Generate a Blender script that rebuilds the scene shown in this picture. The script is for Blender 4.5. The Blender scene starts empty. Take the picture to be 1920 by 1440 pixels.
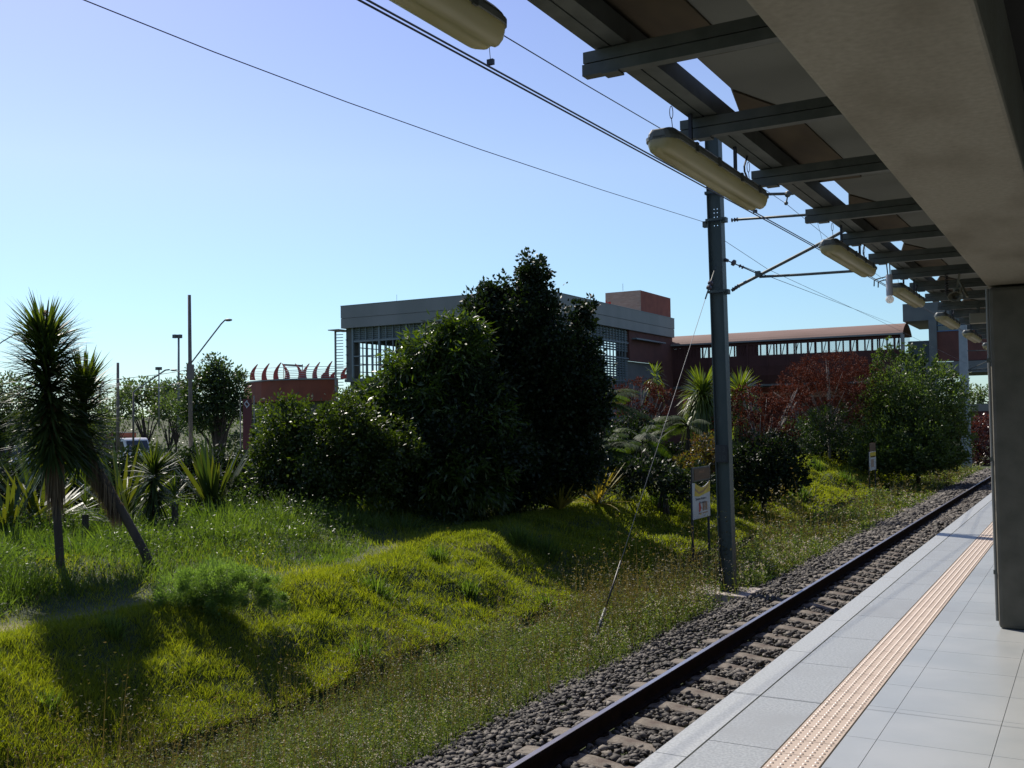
import bpy, math, random
import numpy as np
from mathutils import Matrix, Vector

# ------------------------------------------------------------------ camera, world, sun
SC = bpy.context.scene
COL = SC.collection
F_, TH, PITCH, ROLL = 1900.0, math.radians(29.85), math.atan(70.6 / 1900.0), 0.0143
FW = np.array([-math.sin(TH) * math.cos(PITCH), math.cos(TH) * math.cos(PITCH), math.sin(PITCH)])
RT0 = np.array([math.cos(TH), math.sin(TH), 0.0]); UP0 = np.cross(RT0, FW)
RT = RT0 * math.cos(ROLL) - UP0 * math.sin(ROLL); UP = UP0 * math.cos(ROLL) + RT0 * math.sin(ROLL)
camd = bpy.data.cameras.new('camera'); cam = bpy.data.objects.new('camera', camd); COL.objects.link(cam)
camd.sensor_width = 36; camd.lens = F_ / 1920 * 36; camd.clip_start = 0.05; camd.clip_end = 3000
cam.matrix_world = Matrix(((RT[0], UP[0], -FW[0], 0), (RT[1], UP[1], -FW[1], 0), (RT[2], UP[2], -FW[2], 0), (0, 0, 0, 1)))
SC.camera = cam

SUN_EL, SUN_AZ = math.radians(46), math.radians(63)      # azimuth measured left of the track direction (+Y)
SUNV = Vector((-math.sin(SUN_AZ) * math.cos(SUN_EL), math.cos(SUN_AZ) * math.cos(SUN_EL), math.sin(SUN_EL)))
w = bpy.data.worlds.new('World'); SC.world = w; w.use_nodes = True
nt = w.node_tree; nt.nodes.clear()
sky = nt.nodes.new('ShaderNodeTexSky'); sky.sky_type = 'NISHITA'; sky.sun_disc = False
sky.sun_elevation = SUN_EL; sky.sun_rotation = -SUN_AZ
sky.altitude = 700; sky.air_density = 1.0; sky.dust_density = 0.6; sky.ozone_density = 2.2
bg = nt.nodes.new('ShaderNodeBackground'); bg.inputs[1].default_value = 0.095
wo = nt.nodes.new('ShaderNodeOutputWorld')
tcw = nt.nodes.new('ShaderNodeTexCoord'); sx = nt.nodes.new('ShaderNodeSeparateXYZ'); cr_ = nt.nodes.new('ShaderNodeValToRGB'); mm = nt.nodes.new('ShaderNodeMix')
mm.data_type = 'RGBA'; mm.blend_type = 'MULTIPLY'; mm.inputs['Factor'].default_value = 1
nt.links.new(tcw.outputs['Generated'], sx.inputs[0]); nt.links.new(sx.outputs['Z'], cr_.inputs[0])
ce = cr_.color_ramp.elements; ce[0].position = 0.0; ce[0].color = (.64, .82, .95, 1); ce[1].position = .42; ce[1].color = (1.19, 1.06, 1.24, 1)
e_ = ce.new(.12); e_.color = (.88, 1.0, 1.03, 1); e_ = ce.new(.24); e_.color = (1.2, 1.13, 1.13, 1)
nt.links.new(sky.outputs[0], mm.inputs['A']); nt.links.new(cr_.outputs[0], mm.inputs['B']); nt.links.new(mm.outputs['Result'], bg.inputs[0]); nt.links.new(bg.outputs[0], wo.inputs[0])
sl = bpy.data.lights.new('sun', 'SUN'); so = bpy.data.objects.new('sun', sl); COL.objects.link(so)
sl.energy = 5.0; sl.angle = math.radians(0.5); sl.color = (1.0, 0.93, 0.82)
so.rotation_euler = SUNV.to_track_quat('Z', 'Y').to_euler()
SC.view_settings.view_transform = 'Standard'; SC.view_settings.look = 'None'
SC.view_settings.exposure = 0.42; SC.view_settings.gamma = 1.0
SC.cycles.max_bounces = 8; SC.cycles.transparent_max_bounces = 8

rng = np.random.default_rng(7); random.seed(7)

# ------------------------------------------------------------------ where things stand
def ray(x, y): return FW + RT * ((x - 960) / F_) + UP * ((720 - y) / F_)
def at(x, y, d): return ray(x, y) * d
def onz(x, y, z): v = ray(x, y); return v * (z / v[2])
def ony(x, y, Y): v = ray(x, y); return v * (Y / v[1])
def onx(x, y, X): v = ray(x, y); return v * (X / v[0])

def vnoise(x, y, s=1.0, seed=0):
    x = np.asarray(x, float) * s + 100.0 + seed * 17.3; y = np.asarray(y, float) * s + 200.0 + seed * 9.1
    xi = np.floor(x); yi = np.floor(y); fx = x - xi; fy = y - yi
    fx = fx * fx * (3 - 2 * fx); fy = fy * fy * (3 - 2 * fy)
    def h(a, b):
        q = np.sin(a * 127.1 + b * 311.7 + seed * 74.7) * 43758.5453
        return q - np.floor(q)
    return (h(xi, yi) * (1 - fx) + h(xi + 1, yi) * fx) * (1 - fy) + (h(xi, yi + 1) * (1 - fx) + h(xi + 1, yi + 1) * fx) * fy

def crestx(Y): return np.interp(Y, [-20, 12, 16, 30, 60, 90], [-9.3, -9.4, -10.6, -10.9, -10.5, -10])
def topz(Y): return np.interp(Y, [-20, 8, 14, 24, 30, 42, 60, 80], [-2.1, -2.08, -2.12, -2.0, -1.85, -1.65, -1.95, -2.2])
DITCH = -7.3
def H(X, Y):
    X = np.asarray(X, float); Y = np.asarray(Y, float)
    xc = crestx(Y); zt = topz(Y)
    out = np.interp(X, [-5.5, -4.85, 30], [-3.06, -2.93, -2.93])
    # gravel foot and weed strip
    zf = -3.06 + 0.05 * (vnoise(X, Y, 1.3, 1) - .5)
    out = np.where(X < -5.5, zf, out)
    # drain
    t = np.clip((DITCH - X) / np.maximum(DITCH - .12 - xc, .1), 0, 1)
    ts = t * t * (3 - 2 * t) * .25 + t * .75
    zs = -3.0 + (zt + 3.0) * ts
    bump = (vnoise(X, Y, .9, 3) - .5) * .48 + (vnoise(X, Y, 2.4, 4) - .5) * .20 + (vnoise(X * .4, Y, 1.0, 8) - .5) * .34 * np.clip((Y - 14) / 8, 0, 1)
    zs = zs + bump * np.sin(np.pi * np.clip(t, 0, 1)) ** .7
    mound = .38 * np.exp(-(((X + 9.3) / .75) ** 2 + ((Y - 15.7) / 1.0) ** 2))
    zs = zs + mound
    out = np.where(X < DITCH - .12, zs, out)
    out = np.where((X < DITCH) & (X >= DITCH - .2), -3.38, out)
    # top, then falling to the road and rising as a far bank
    rise = .36 * np.clip((xc - .9 - X) / 1.6, 0, 1) * np.clip((27 - Y) / 5, 0, 1)
    flat = zt + rise + (vnoise(X, Y, .5, 5) - .5) * .18 * np.clip((xc - .9 - X), 0, 1)
    far = np.interp(-X, [0, 17, 30, 55, 84, 108, 130, 600], [0, 0, -1.1, -1.5, -1.6, 3.4, 3.8, 3.8])
    out = np.where(X < xc, flat + far, out)
    return out
def ground(x, y):
    v = ray(x, y); d = 2.0
    while d < 200:
        p = v * d
        if p[2] < float(H(p[0], p[1])): break
        d += 0.03
    return p
def gz(x, y): return float(H(x, y))

# ------------------------------------------------------------------ materials
def mat(name, base=(.5, .5, .5), rough=.6, metal=0.0, col2=None, nscale=5.0, ndet=6.0, bump=0.0, bscale=None, spec=.5,
        stretch=(1, 1, 1), lo=.35, hi=.65, trans=None, tfac=.0, attr=None, col3=None, n3=.7, coat=0.0, stretch3=None, r3=(.5, .68)):
    m = bpy.data.materials.new(name); m.use_nodes = True; t = m.node_tree; N = t.nodes; L = t.links
    b = N['Principled BSDF']; out = N['Material Output']
    b.inputs['Roughness'].default_value = rough; b.inputs['Metallic'].default_value = metal
    b.inputs['Specular IOR Level'].default_value = spec; b.inputs['Coat Weight'].default_value = coat
    b.inputs['Base Color'].default_value = (*base, 1)
    tc = N.new('ShaderNodeTexCoord'); mp = N.new('ShaderNodeMapping'); L.new(tc.outputs['Object'], mp.inputs[0])
    mp.inputs['Scale'].default_value = stretch
    csock = None
    if col2 is not None:
        mx = N.new('ShaderNodeMix'); mx.data_type = 'RGBA'
        mx.inputs['A'].default_value = (*base, 1); mx.inputs['B'].default_value = (*col2, 1)
        if attr:
            a = N.new('ShaderNodeAttribute'); a.attribute_name = attr; L.new(a.outputs['Fac'], mx.inputs['Factor'])
        else:
            no = N.new('ShaderNodeTexNoise'); no.inputs['Scale'].default_value = nscale; no.inputs['Detail'].default_value = ndet
            L.new(mp.outputs[0], no.inputs['Vector'])
            r = N.new('ShaderNodeMapRange'); r.inputs['From Min'].default_value = lo; r.inputs['From Max'].default_value = hi
            L.new(no.outputs[0], r.inputs['Value']); L.new(r.outputs[0], mx.inputs['Factor'])
        csock = mx.outputs['Result']
        if col3 is not None:
            no2 = N.new('ShaderNodeTexNoise'); no2.inputs['Scale'].default_value = n3; no2.inputs['Detail'].default_value = 5
            mp3 = mp
            if stretch3: mp3 = N.new('ShaderNodeMapping'); L.new(tc.outputs['Object'], mp3.inputs[0]); mp3.inputs['Scale'].default_value = stretch3
            L.new(mp3.outputs[0], no2.inputs['Vector'])
            r2 = N.new('ShaderNodeMapRange'); r2.inputs['From Min'].default_value = r3[0]; r2.inputs['From Max'].default_value = r3[1]
            L.new(no2.outputs[0], r2.inputs['Value'])
            m3 = N.new('ShaderNodeMix'); m3.data_type = 'RGBA'; m3.inputs['B'].default_value = (*col3, 1)
            L.new(csock, m3.inputs['A']); L.new(r2.outputs[0], m3.inputs['Factor']); csock = m3.outputs['Result']
        L.new(csock, b.inputs['Base Color'])
    if bump:
        nb = N.new('ShaderNodeTexNoise'); nb.inputs['Scale'].default_value = bscale or nscale * 4; nb.inputs['Detail'].default_value = 5
        L.new(mp.outputs[0], nb.inputs['Vector'])
        bp = N.new('ShaderNodeBump'); bp.inputs['Strength'].default_value = bump; bp.inputs['Distance'].default_value = .02
        L.new(nb.outputs[0], bp.inputs['Height']); L.new(bp.outputs[0], b.inputs['Normal'])
    if tfac:
        tr = N.new('ShaderNodeBsdfTranslucent'); tr.inputs[0].default_value = (*(trans or base), 1)
        if csock is not None and trans is not None:
            mt = N.new('ShaderNodeMix'); mt.data_type = 'RGBA'; mt.blend_type = 'MULTIPLY'; mt.inputs['Factor'].default_value = 1
            L.new(csock, mt.inputs['A']); mt.inputs['B'].default_value = (*trans, 1); L.new(mt.outputs['Result'], tr.inputs[0])
        ms = N.new('ShaderNodeMixShader'); ms.inputs[0].default_value = tfac
        L.new(b.outputs[0], ms.inputs[1]); L.new(tr.outputs[0], ms.inputs[2]); L.new(ms.outputs[0], out.inputs['Surface'])
    return m
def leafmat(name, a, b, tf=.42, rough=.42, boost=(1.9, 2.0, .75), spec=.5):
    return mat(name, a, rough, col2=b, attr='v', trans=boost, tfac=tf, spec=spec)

M = dict(
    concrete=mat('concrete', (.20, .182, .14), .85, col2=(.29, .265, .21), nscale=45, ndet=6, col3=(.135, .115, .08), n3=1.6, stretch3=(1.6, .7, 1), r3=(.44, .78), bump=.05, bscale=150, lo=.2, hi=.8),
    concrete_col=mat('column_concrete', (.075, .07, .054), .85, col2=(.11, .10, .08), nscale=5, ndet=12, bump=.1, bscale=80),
    granite=mat('granite', (.25, .26, .255), .38, col2=(.35, .36, .35), nscale=70, ndet=2, bump=.10, bscale=220, col3=(.27, .275, .265), n3=1.5, lo=.4, hi=.6),
    granite_edge=mat('edge_granite', (.30, .31, .30), .42, col2=(.39, .40, .39), nscale=70, ndet=2, bump=.06, bscale=200, lo=.4, hi=.6),
    tile=mat('floor_tile', (.29, .305, .305), .32, col2=(.335, .345, .34), nscale=2.2, ndet=10, bump=.03, bscale=60, col3=(.255, .262, .258), n3=.9),
    grout=mat('grout', (.10, .10, .10), .9),
    tactile=mat('tactile_tile', (.42, .335, .262), .5, col2=(.47, .38, .30), nscale=6, bump=.05),
    stud=mat('tactile_stud', (.50, .41, .35), .4),
    steel=mat('galvanised_steel', (.065, .073, .066), .55, metal=.3, col2=(.10, .108, .098), nscale=9, ndet=10, bump=.06),
    mast=mat('mast_paint', (.042, .058, .056), .5, metal=.2, col2=(.065, .08, .075), nscale=5, ndet=10, bump=.05, stretch=(1, 1, .3)),
    masto=mat('mast_concrete', (.22, .25, .26), .8, col2=(.28, .31, .32), nscale=3),
    rust=mat('rail_web', (.011, .008, .008), .9, col2=(.02, .012, .010), nscale=8, bump=.2, spec=.05),
    railtop=mat('rail_head', (.52, .49, .52), .32, metal=.9, col2=(.42, .40, .42), nscale=4),
    sleeper=mat('sleeper_concrete', (.105, .088, .068), .85, col2=(.17, .145, .115), nscale=12, ndet=12, bump=.35, col3=(.08, .055, .04), n3=5),
    stone=mat('ballast_stone', (.035, .031, .026), .75, col2=(.18, .16, .135), attr='v', spec=.35),
    sheet=mat('roof_sheet', (.145, .15, .132), .9, col2=(.115, .12, .102), nscale=2.5, ndet=9, stretch=(1, .5, 1), bump=.1),
    sheetbrown=mat('stained_sheet', (.075, .055, .028), .9, col2=(.045, .032, .018), nscale=6, ndet=9, stretch=(1, .4, 1)),
    lens=mat('aged_diffuser', (.58, .56, .42), .28, col2=(.46, .43, .26), nscale=7, ndet=8, stretch=(1, .25, 1), trans=(1.3, 1.25, 1.0), tfac=.5),
    housing=mat('lamp_housing', (.09, .10, .09), .5, col2=(.14, .15, .14), nscale=8),
    wire=mat('wire', (.035, .035, .045), .5, metal=.4),
    ins=mat('insulator', (.06, .05, .06), .35),
    white=mat('white_paint', (.50, .51, .50), .5, col2=(.42, .43, .44), nscale=4),
    offwhite=mat('cream_plastic', (.45, .43, .36), .5),
    black=mat('black_paint', (.015, .015, .018), .5),
    dgrey=mat('concourse_grey', (.11, .12, .115), .7, col2=(.14, .15, .14), nscale=1.2),
    spk=mat('grubby_plastic', (.20, .185, .14), .6),
    wood=mat('brown_board', (.13, .07, .03), .7, col2=(.09, .05, .02), nscale=4, stretch=(1, 1, 6)),
    yellow=mat('yellow_print', (.62, .47, .03), .5, col2=(.5, .33, .02), nscale=6),
    redp=mat('red_print', (.5, .05, .04), .5),
    brownp=mat('brown_print', (.30, .15, .07), .5),
    bpar=mat('parapet_panel', (.19, .19, .175), .6, metal=.1, col2=(.225, .22, .205), nscale=.8, bump=.05, stretch=(1, 1, .3)),
    bcon=mat('building_concrete', (.11, .115, .105), .8, col2=(.14, .14, .13), nscale=1.5),
    bsteel=mat('facade_steel', (.17, .20, .21), .5, metal=.3),
    louv=mat('louvre', (.12, .15, .15), .6),
    brickred=mat('red_render', (.125, .045, .032), .85, col2=(.09, .034, .025), nscale=1.2, ndet=10, bump=.1),
    brickpeel=mat('peeling_brick', (.46, .32, .25), .9, col2=(.36, .23, .17), nscale=3, stretch=(1, 1, 5), bump=.3, col3=(.38, .27, .21), n3=.8),
    redbright=mat('bright_red_paint', (.55, .05, .03), .7),
    corr=mat('corridor_panel', (.06, .02, .016), .85, col2=(.08, .027, .022), nscale=.9, bump=.1),
    roofpink=mat('corridor_roof', (.19, .115, .092), .8, col2=(.15, .085, .065), nscale=.9, stretch=(.4, 1, 1)),
    asphalt=mat('asphalt', (.06, .06, .062), .85, col2=(.08, .08, .08), nscale=4),
    glass=mat('dark_glass', (.02, .025, .03), .08, spec=.8),
    tyre=mat('tyre', (.02, .02, .02), .8),
    bark=mat('bark', (.035, .027, .02), .95, col2=(.065, .05, .036), nscale=9, bump=.6, stretch=(1, 1, .3)),
    barkpale=mat('pale_bark', (.30, .27, .23), .85, col2=(.2, .175, .15), nscale=9, bump=.3),
    thatch=mat('dead_leaves', (.20, .145, .085), .9, col2=(.11, .075, .045), attr='v', trans=(1.2, 1.1, .8), tfac=.15),
    woodtruck=mat('truck_boards', (.10, .06, .045), .8),
    truckred=mat('truck_red', (.35, .10, .05), .6),
    concpad=mat('mast_footing', (.42, .37, .33), .85, col2=(.30, .26, .22), nscale=8, bump=.3),
    polewood=mat('pole_concrete', (.13, .105, .09), .85, col2=(.18, .15, .13), nscale=5),
    bulb=mat('bulb_glass', (.75, .75, .72), .2, trans=(1, 1, 1), tfac=.5),
    bulbbody=mat('bulb_body', (.42, .42, .46), .45),
    platbody=mat('platform_wall', (.22, .21, .20), .9, col2=(.15, .14, .13), nscale=3),
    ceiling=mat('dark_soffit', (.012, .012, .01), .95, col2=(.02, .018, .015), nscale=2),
)

# ------------------------------------------------------------------ mesh helpers
def tag(o, label=None, cat=None, group=None, kind=None):
    if label: o['label'] = label
    if cat: o['category'] = cat
    if group: o['group'] = group
    if kind: o['kind'] = kind
    return o
def thing(name, label, cat, loc=(0, 0, 0), group=None):
    o = bpy.data.objects.new(name, None); COL.objects.link(o); o.empty_display_size = .2
    o.location = tuple(float(c) for c in loc)
    return tag(o, label, cat, group)
def rawmesh(name, V, F, m, parent=None, origin=None, attr=None, smooth=False, nper=None):
    """V (n,3); F list of tuples or an (m,k) array"""
    me = bpy.data.meshes.new(name); V = np.asarray(V, np.float32)
    if origin is None: origin = tuple(parent.location) if parent is not None and parent.parent is None else None
    if origin is not None: V = V - np.asarray(origin, np.float32)
    if isinstance(F, np.ndarray):
        k = F.shape[1]; nf = len(F)
        me.vertices.add(len(V)); me.vertices.foreach_set('co', V.ravel())
        me.loops.add(nf * k); me.loops.foreach_set('vertex_index', F.astype(np.int32).ravel())
        me.polygons.add(nf); me.polygons.foreach_set('loop_start', np.arange(0, nf * k, k, dtype=np.int32))
        me.update(calc_edges=True)
    else:
        me.from_pydata([tuple(map(float, v)) for v in V], [], F)
    if attr is not None:
        a = me.attributes.new('v', 'FLOAT', 'POINT'); a.data.foreach_set('value', np.asarray(attr, np.float32))
    if m is not None: me.materials.append(m)
    if smooth: me.polygons.foreach_set('use_smooth', np.ones(len(me.polygons), bool))
    o = bpy.data.objects.new(name, me); COL.objects.link(o)
    if parent is not None: o.parent = parent
    return o
def org(parent):
    p = parent
    while p.parent is not None: p = p.parent
    return tuple(p.location)
class MB:
    def __init__(s): s.V = []; s.F = []
    def box(s, x0, y0, z0, x1, y1, z1):
        n = len(s.V)
        s.V += [(x0, y0, z0), (x1, y0, z0), (x1, y1, z0), (x0, y1, z0), (x0, y0, z1), (x1, y0, z1), (x1, y1, z1), (x0, y1, z1)]
        s.F += [tuple(n + i for i in f) for f in ((0, 3, 2, 1), (4, 5, 6, 7), (0, 1, 5, 4), (1, 2, 6, 5), (2, 3, 7, 6), (3, 0, 4, 7))]
        return s
    def bar(s, a, b, wx, wz=None, up=(0, 0, 1)):
        """rectangular bar from a to b"""
        wz = wz or wx; a = Vector(a); b = Vector(b); d = (b - a).normalized(); u = Vector(up)
        if abs(d.dot(u)) > .95: u = Vector((1, 0, 0))
        r = d.cross(u).normalized(); u = r.cross(d).normalized(); n = len(s.V)
        for c in (a, b):
            for sx, sz in ((-1, -1), (1, -1), (1, 1), (-1, 1)): s.V.append(tuple(c + r * (sx * wx / 2) + u * (sz * wz / 2)))
        s.F += [tuple(n + i for i in f) for f in ((0, 1, 2, 3), (7, 6, 5, 4), (0, 4, 5, 1), (1, 5, 6, 2), (2, 6, 7, 3), (3, 7, 4, 0))]
        return s
    def tube(s, pts, r, n=8, cap=True):
        pts = [Vector(tuple(map(float, p))) for p in pts]; rs = r if isinstance(r, (list, tuple)) else [r] * len(pts)
        base = len(s.V); pr = None
        for i, p in enumerate(pts):
            d = (pts[min(i + 1, len(pts) - 1)] - pts[max(i - 1, 0)]).normalized()
            if pr is None:
                u = Vector((0, 0, 1)) if abs(d.z) < .9 else Vector((1, 0, 0)); pr = d.cross(u).normalized()
            else:
                pr = (pr - d * pr.dot(d)).normalized()
            q = d.cross(pr)
            for k in range(n):
                a = 2 * math.pi * k / n; s.V.append(tuple(p + (pr * math.cos(a) + q * math.sin(a)) * rs[i]))
        for i in range(len(pts) - 1):
            for k in range(n):
                a = base + i * n + k; b = base + i * n + (k + 1) % n; s.F.append((a, b, b + n, a + n))
        if cap:
            s.F.append(tuple(base + k for k in reversed(range(n)))); e = base + (len(pts) - 1) * n; s.F.append(tuple(e + k for k in range(n)))
        return s
    def prism(s, poly, axis, a, b):
        """poly of 2-D points extruded along an axis from a to b"""
        n = len(s.V); k = len(poly)
        def P(p, t):
            return {'x': (t, p[0], p[1]), 'y': (p[0], t, p[1]), 'z': (p[0], p[1], t)}[axis]
        for t in (a, b): s.V += [P(p, t) for p in poly]
        s.F.append(tuple(n + i for i in range(k))); s.F.append(tuple(n + k + i for i in reversed(range(k))))
        for i in range(k): j = (i + 1) % k; s.F.append((n + i, n + k + i, n + k + j, n + j))
        return s
    def loft(s, rings, cap=True):
        n = len(s.V); k = len(rings[0])
        for r in rings: s.V += [tuple(map(float, p)) for p in r]
        for i in range(len(rings) - 1):
            for j in range(k):
                a = n + i * k + j; b = n + i * k + (j + 1) % k; s.F.append((a, b, b + k, a + k))
        if cap: s.F.append(tuple(n + j for j in reversed(range(k)))); e = n + (len(rings) - 1) * k; s.F.append(tuple(e + j for j in range(k)))
        return s
    def ball(s, c, r, sx=1, sy=1, sz=1, n=10, m=6):
        rings = []
        for i in range(m + 1):
            a = math.pi * (i / m); rr = max(math.sin(a), .02)
            rings.append([(c[0] + r * sx * rr * math.cos(2 * math.pi * k / n), c[1] + r * sy * rr * math.sin(2 * math.pi * k / n), c[2] - r * sz * math.cos(a)) for k in range(n)])
        return s.loft(rings)
    def build(s, name, m, parent=None, smooth=False, bevel=0):
        o = rawmesh(name, np.array(s.V, float), s.F, m, parent, origin=org(parent) if parent is not None else None, smooth=smooth)
        me = o.data
        import bmesh
        b = bmesh.new(); b.from_mesh(me); bmesh.ops.recalc_face_normals(b, faces=b.faces)
        if bevel: bmesh.ops.bevel(b, geom=list(b.edges), offset=bevel, segments=2, affect='EDGES', profile=.5)
        b.to_mesh(me); b.free()
        return o
def text(name, s, size, p, xdir, ydir, m, parent, depth=.002):
    cu = bpy.data.curves.new(name, 'FONT'); cu.body = s; cu.size = size; cu.extrude = depth / 2; cu.align_x = 'CENTER'; cu.align_y = 'CENTER'
    t = bpy.data.objects.new('tmp', cu); COL.objects.link(t)
    bpy.context.view_layer.update()
    me = bpy.data.meshes.new_from_object(t.evaluated_get(bpy.context.evaluated_depsgraph_get())); bpy.data.objects.remove(t)
    me.name = name; me.materials.clear(); me.materials.append(m)
    X = Vector(xdir).normalized(); Yd = Vector(ydir).normalized(); Z = X.cross(Yd); o0 = Vector(org(parent)); P = Vector(tuple(map(float, p))) - o0
    for v in me.vertices: v.co = P + X * v.co.x + Yd * v.co.y + Z * v.co.z
    o = bpy.data.objects.new(name, me); COL.objects.link(o); o.parent = parent
    return o
def kids(o): return [c for c in bpy.data.objects if c.parent == o]
def copy_tree(o, parent=None, cache=None):
    c = o.copy(); COL.objects.link(c); c.parent = parent
    for ch in kids(o): copy_tree(ch, c)
    return c
def S(name, mb, m, **k): return tag(mb.build(name, m, **k), kind='structure')

# vegetation primitives -------------------------------------------------
def nrm(a): return a / np.maximum(np.linalg.norm(a, axis=1, keepdims=True), 1e-9)
def rdir(n, zmin=-1, zmax=1):
    z = rng.uniform(zmin, zmax, n); a = rng.uniform(0, 2 * np.pi, n); r = np.sqrt(np.maximum(1 - z * z, 0))
    return np.stack([r * np.cos(a), r * np.sin(a), z], 1)
def leaves(P, D, L, W, fold=.15):
    """diamond leaves: P base, D axis; returns V, F"""
    n = len(P); D = nrm(D); s = nrm(np.cross(D, rdir(n))); nn = np.cross(s, D)
    L = np.broadcast_to(np.asarray(L, float), (n,))[:, None]; W = np.broadcast_to(np.asarray(W, float), (n,))[:, None]
    V = np.stack([P, P + D * L * .45 + s * W / 2 + nn * W * fold, P + D * L, P + D * L * .45 - s * W / 2 + nn * W * fold], 1).reshape(-1, 3)
    F = np.arange(n * 4).reshape(n, 4)
    return V, F
def straps(P, D, L, W, droop=.3, segs=3, side=None, wp=None):
    """tapering bent strips made of quads (the tip closed by a thin quad)"""
    n = len(P); D = nrm(D); L = np.broadcast_to(np.asarray(L, float), (n,))[:, None]; W = np.broadcast_to(np.asarray(W, float), (n,))[:, None]
    dr = np.broadcast_to(np.asarray(droop, float), (n,))[:, None]
    if side is None: side = nrm(np.cross(D, np.array([0, 0, 1.0]) + rdir(n) * .25))
    lv = []
    for i in range(segs + 1):
        t = i / segs
        c = P + D * L * t * (1 - .25 * dr * t) + np.array([0, 0, -1.0]) * (dr * L * t * t)
        ww = W * (wp[i] if wp else (1 - t) ** .7 * (1.0 if i else .8) + .04)
        lv += [c - side * ww / 2, c + side * ww / 2]
    V = np.stack(lv, 1).reshape(-1, 3); k = 2 * (segs + 1)
    f = np.array([[2 * i, 2 * i + 1, 2 * i + 3, 2 * i + 2] for i in range(segs)])
    F = (np.arange(n)[:, None, None] * k + f[None]).reshape(-1, 4)
    return V, F, k
def merge(parts):
    Vs, Fs, As = [], [], []; o = 0
    for V, F, A in parts: Vs.append(V); Fs.append(F + o); As.append(A); o += len(V)
    return np.concatenate(Vs), np.concatenate(Fs), np.concatenate(As)

# ------------------------------------------------------------------ ground, road, sky haze
def axis(*segs):
    out = []
    for a, b, st in segs: out += list(np.arange(a, b, st))
    return np.array(out + [segs[-1][1]])
gx = axis((-600, -120, 40), (-120, -50, 2.5), (-50, -20, 1.0), (-20, -12, .35), (-12, -7.6, .09), (-7.6, -7.1, .05), (-7.1, -4.4, .12), (-4.4, 4, .7), (4, 40, 6), (40, 600, 80))
gy = axis((-300, -20, 40), (-20, 1, 1.5), (1, 22, .11), (22, 45, .25), (45, 80, .7), (80, 150, 3.5), (150, 900, 60))
GX, GY = np.meshgrid(gx, gy, indexing='ij'); GZ = H(GX, GY)
# far away the ground meets the horizon a little below eye level
nx, ny = GX.shape
I = (np.arange(nx - 1)[:, None] * ny + np.arange(ny - 1)[None]).reshape(-1)
GF = np.stack([I, I + ny, I + ny + 1, I + 1], 1)
xc = crestx(GY)
pathw = np.exp(-((GX - (xc - .45 + (vnoise(GX, GY, .6, 11) - .5) * .5)) / .24) ** 2) * np.clip((vnoise(GX, GY, .35, 12) - .3) * 2.2, 0, 1) * (GY < 17) + np.exp(-(((GX + 9.2) / .8) ** 2 + ((GY - 15.4) / 1.0) ** 2)) * .55
pathw = np.maximum(pathw, (GX > -5.3) * 1.0 * 0 + (GX < -84) * .10 * vnoise(GX, GY, .25, 13))
m = mat('grassy_soil', (.03, .045, .010), .95, col2=(.22, .18, .09), attr='v', bump=.5, bscale=30)
tag(rawmesh('ground', np.stack([GX, GY, GZ], 2).reshape(-1, 3), GF, m, attr=np.clip(pathw, 0, 1).reshape(-1), smooth=True), kind='structure')
mb = MB(); mb.prism([(-80, -3.60), (-56, -3.55), (-56, -3.53), (-80, -3.58)], 'y', -60, 160); S('road', mb, M['asphalt'])
mb = MB(); mb.prism([(-7.20, -3.4), (-7.12, -3.4), (-7.12, -3.09), (-7.20, -3.09)], 'y', 0, 46); S('drain_kerb', mb, mat('mossy_kerb', (.05, .055, .03), .95, col2=(.09, .08, .06), nscale=6))

# ------------------------------------------------------------------ platform
EX = -1.89
PZ = -1.6
mb = MB(); mb.box(EX + .06, -6, -3.0, 8, 72, PZ - .045); S('platform', mb, M['platbody'])
mb = MB()
def slabs(mb, x0, x1, ys, gap=.003, z0=PZ - .03, z1=PZ):
    for a, b in zip(ys[:-1], ys[1:]): mb.box(x0 + gap, a + gap, z0 + .001, x1 - gap, b - gap, z1)
JY = 5.82
ysA = list(JY - np.arange(12, 0, -1) * 1.2) + [JY] + list(JY + .02 + np.arange(0, 55) * 1.2)
slabs(mb, EX, -1.725, ysA, z0=PZ - .07); S('platform_edge', mb, M['granite_edge'])
mb = MB(); ysB = list(JY - .006 - np.arange(12, -1, -1) * .9) + list(JY + .006 + np.arange(0, 73) * .9); slabs(mb, -1.72, -1.375, ysB); S('granite_paving', mb, M['granite'])
mb = MB()
TP = .232; T0 = JY - .012
tys = sorted([T0 - i * TP for i in range(0, 40)] + [JY + .012 + .06 + i * TP for i in range(0, 270)] + [JY + .012])
for a, b in zip(tys[:-1], tys[1:]): mb.box(-1.368, a + .0025, PZ - .028, -1.142, b - .0025, PZ + .002)
tac = S('tactile_strip', mb, M['tactile'])
# studs: five rows across, flat topped truncated cones
sv, sf = [], []
NS = 8
for a, b in zip(tys[:-1], tys[1:]):
    if b < 2 or a > 40: continue
    cnt = 5 if b - a > .1 else 1
    for i in range(cnt):
        y = a + (i + .5) * (b - a) / cnt
        for j in range(5): sv.append((-1.368 + .022 + j * .0455, y))
sv = np.array(sv); ang = np.arange(NS) * 2 * np.pi / NS
ring = lambda r, z: np.stack([np.cos(ang) * r, np.sin(ang) * r, np.full(NS, z)], 1)
proto = np.concatenate([ring(.0115, PZ + .001), ring(.0075, PZ + .0065)])
SV = (np.concatenate([sv, np.zeros((len(sv), 1))], 1)[:, None, :] + proto[None]).reshape(-1, 3)
pf = [[k, (k + 1) % NS, NS + (k + 1) % NS, NS + k] for k in range(NS)] + [[NS, NS + 1, NS + 2, NS + 3], [NS, NS + 3, NS + 4, NS + 7], [NS + 4, NS + 5, NS + 6, NS + 7]]
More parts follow.
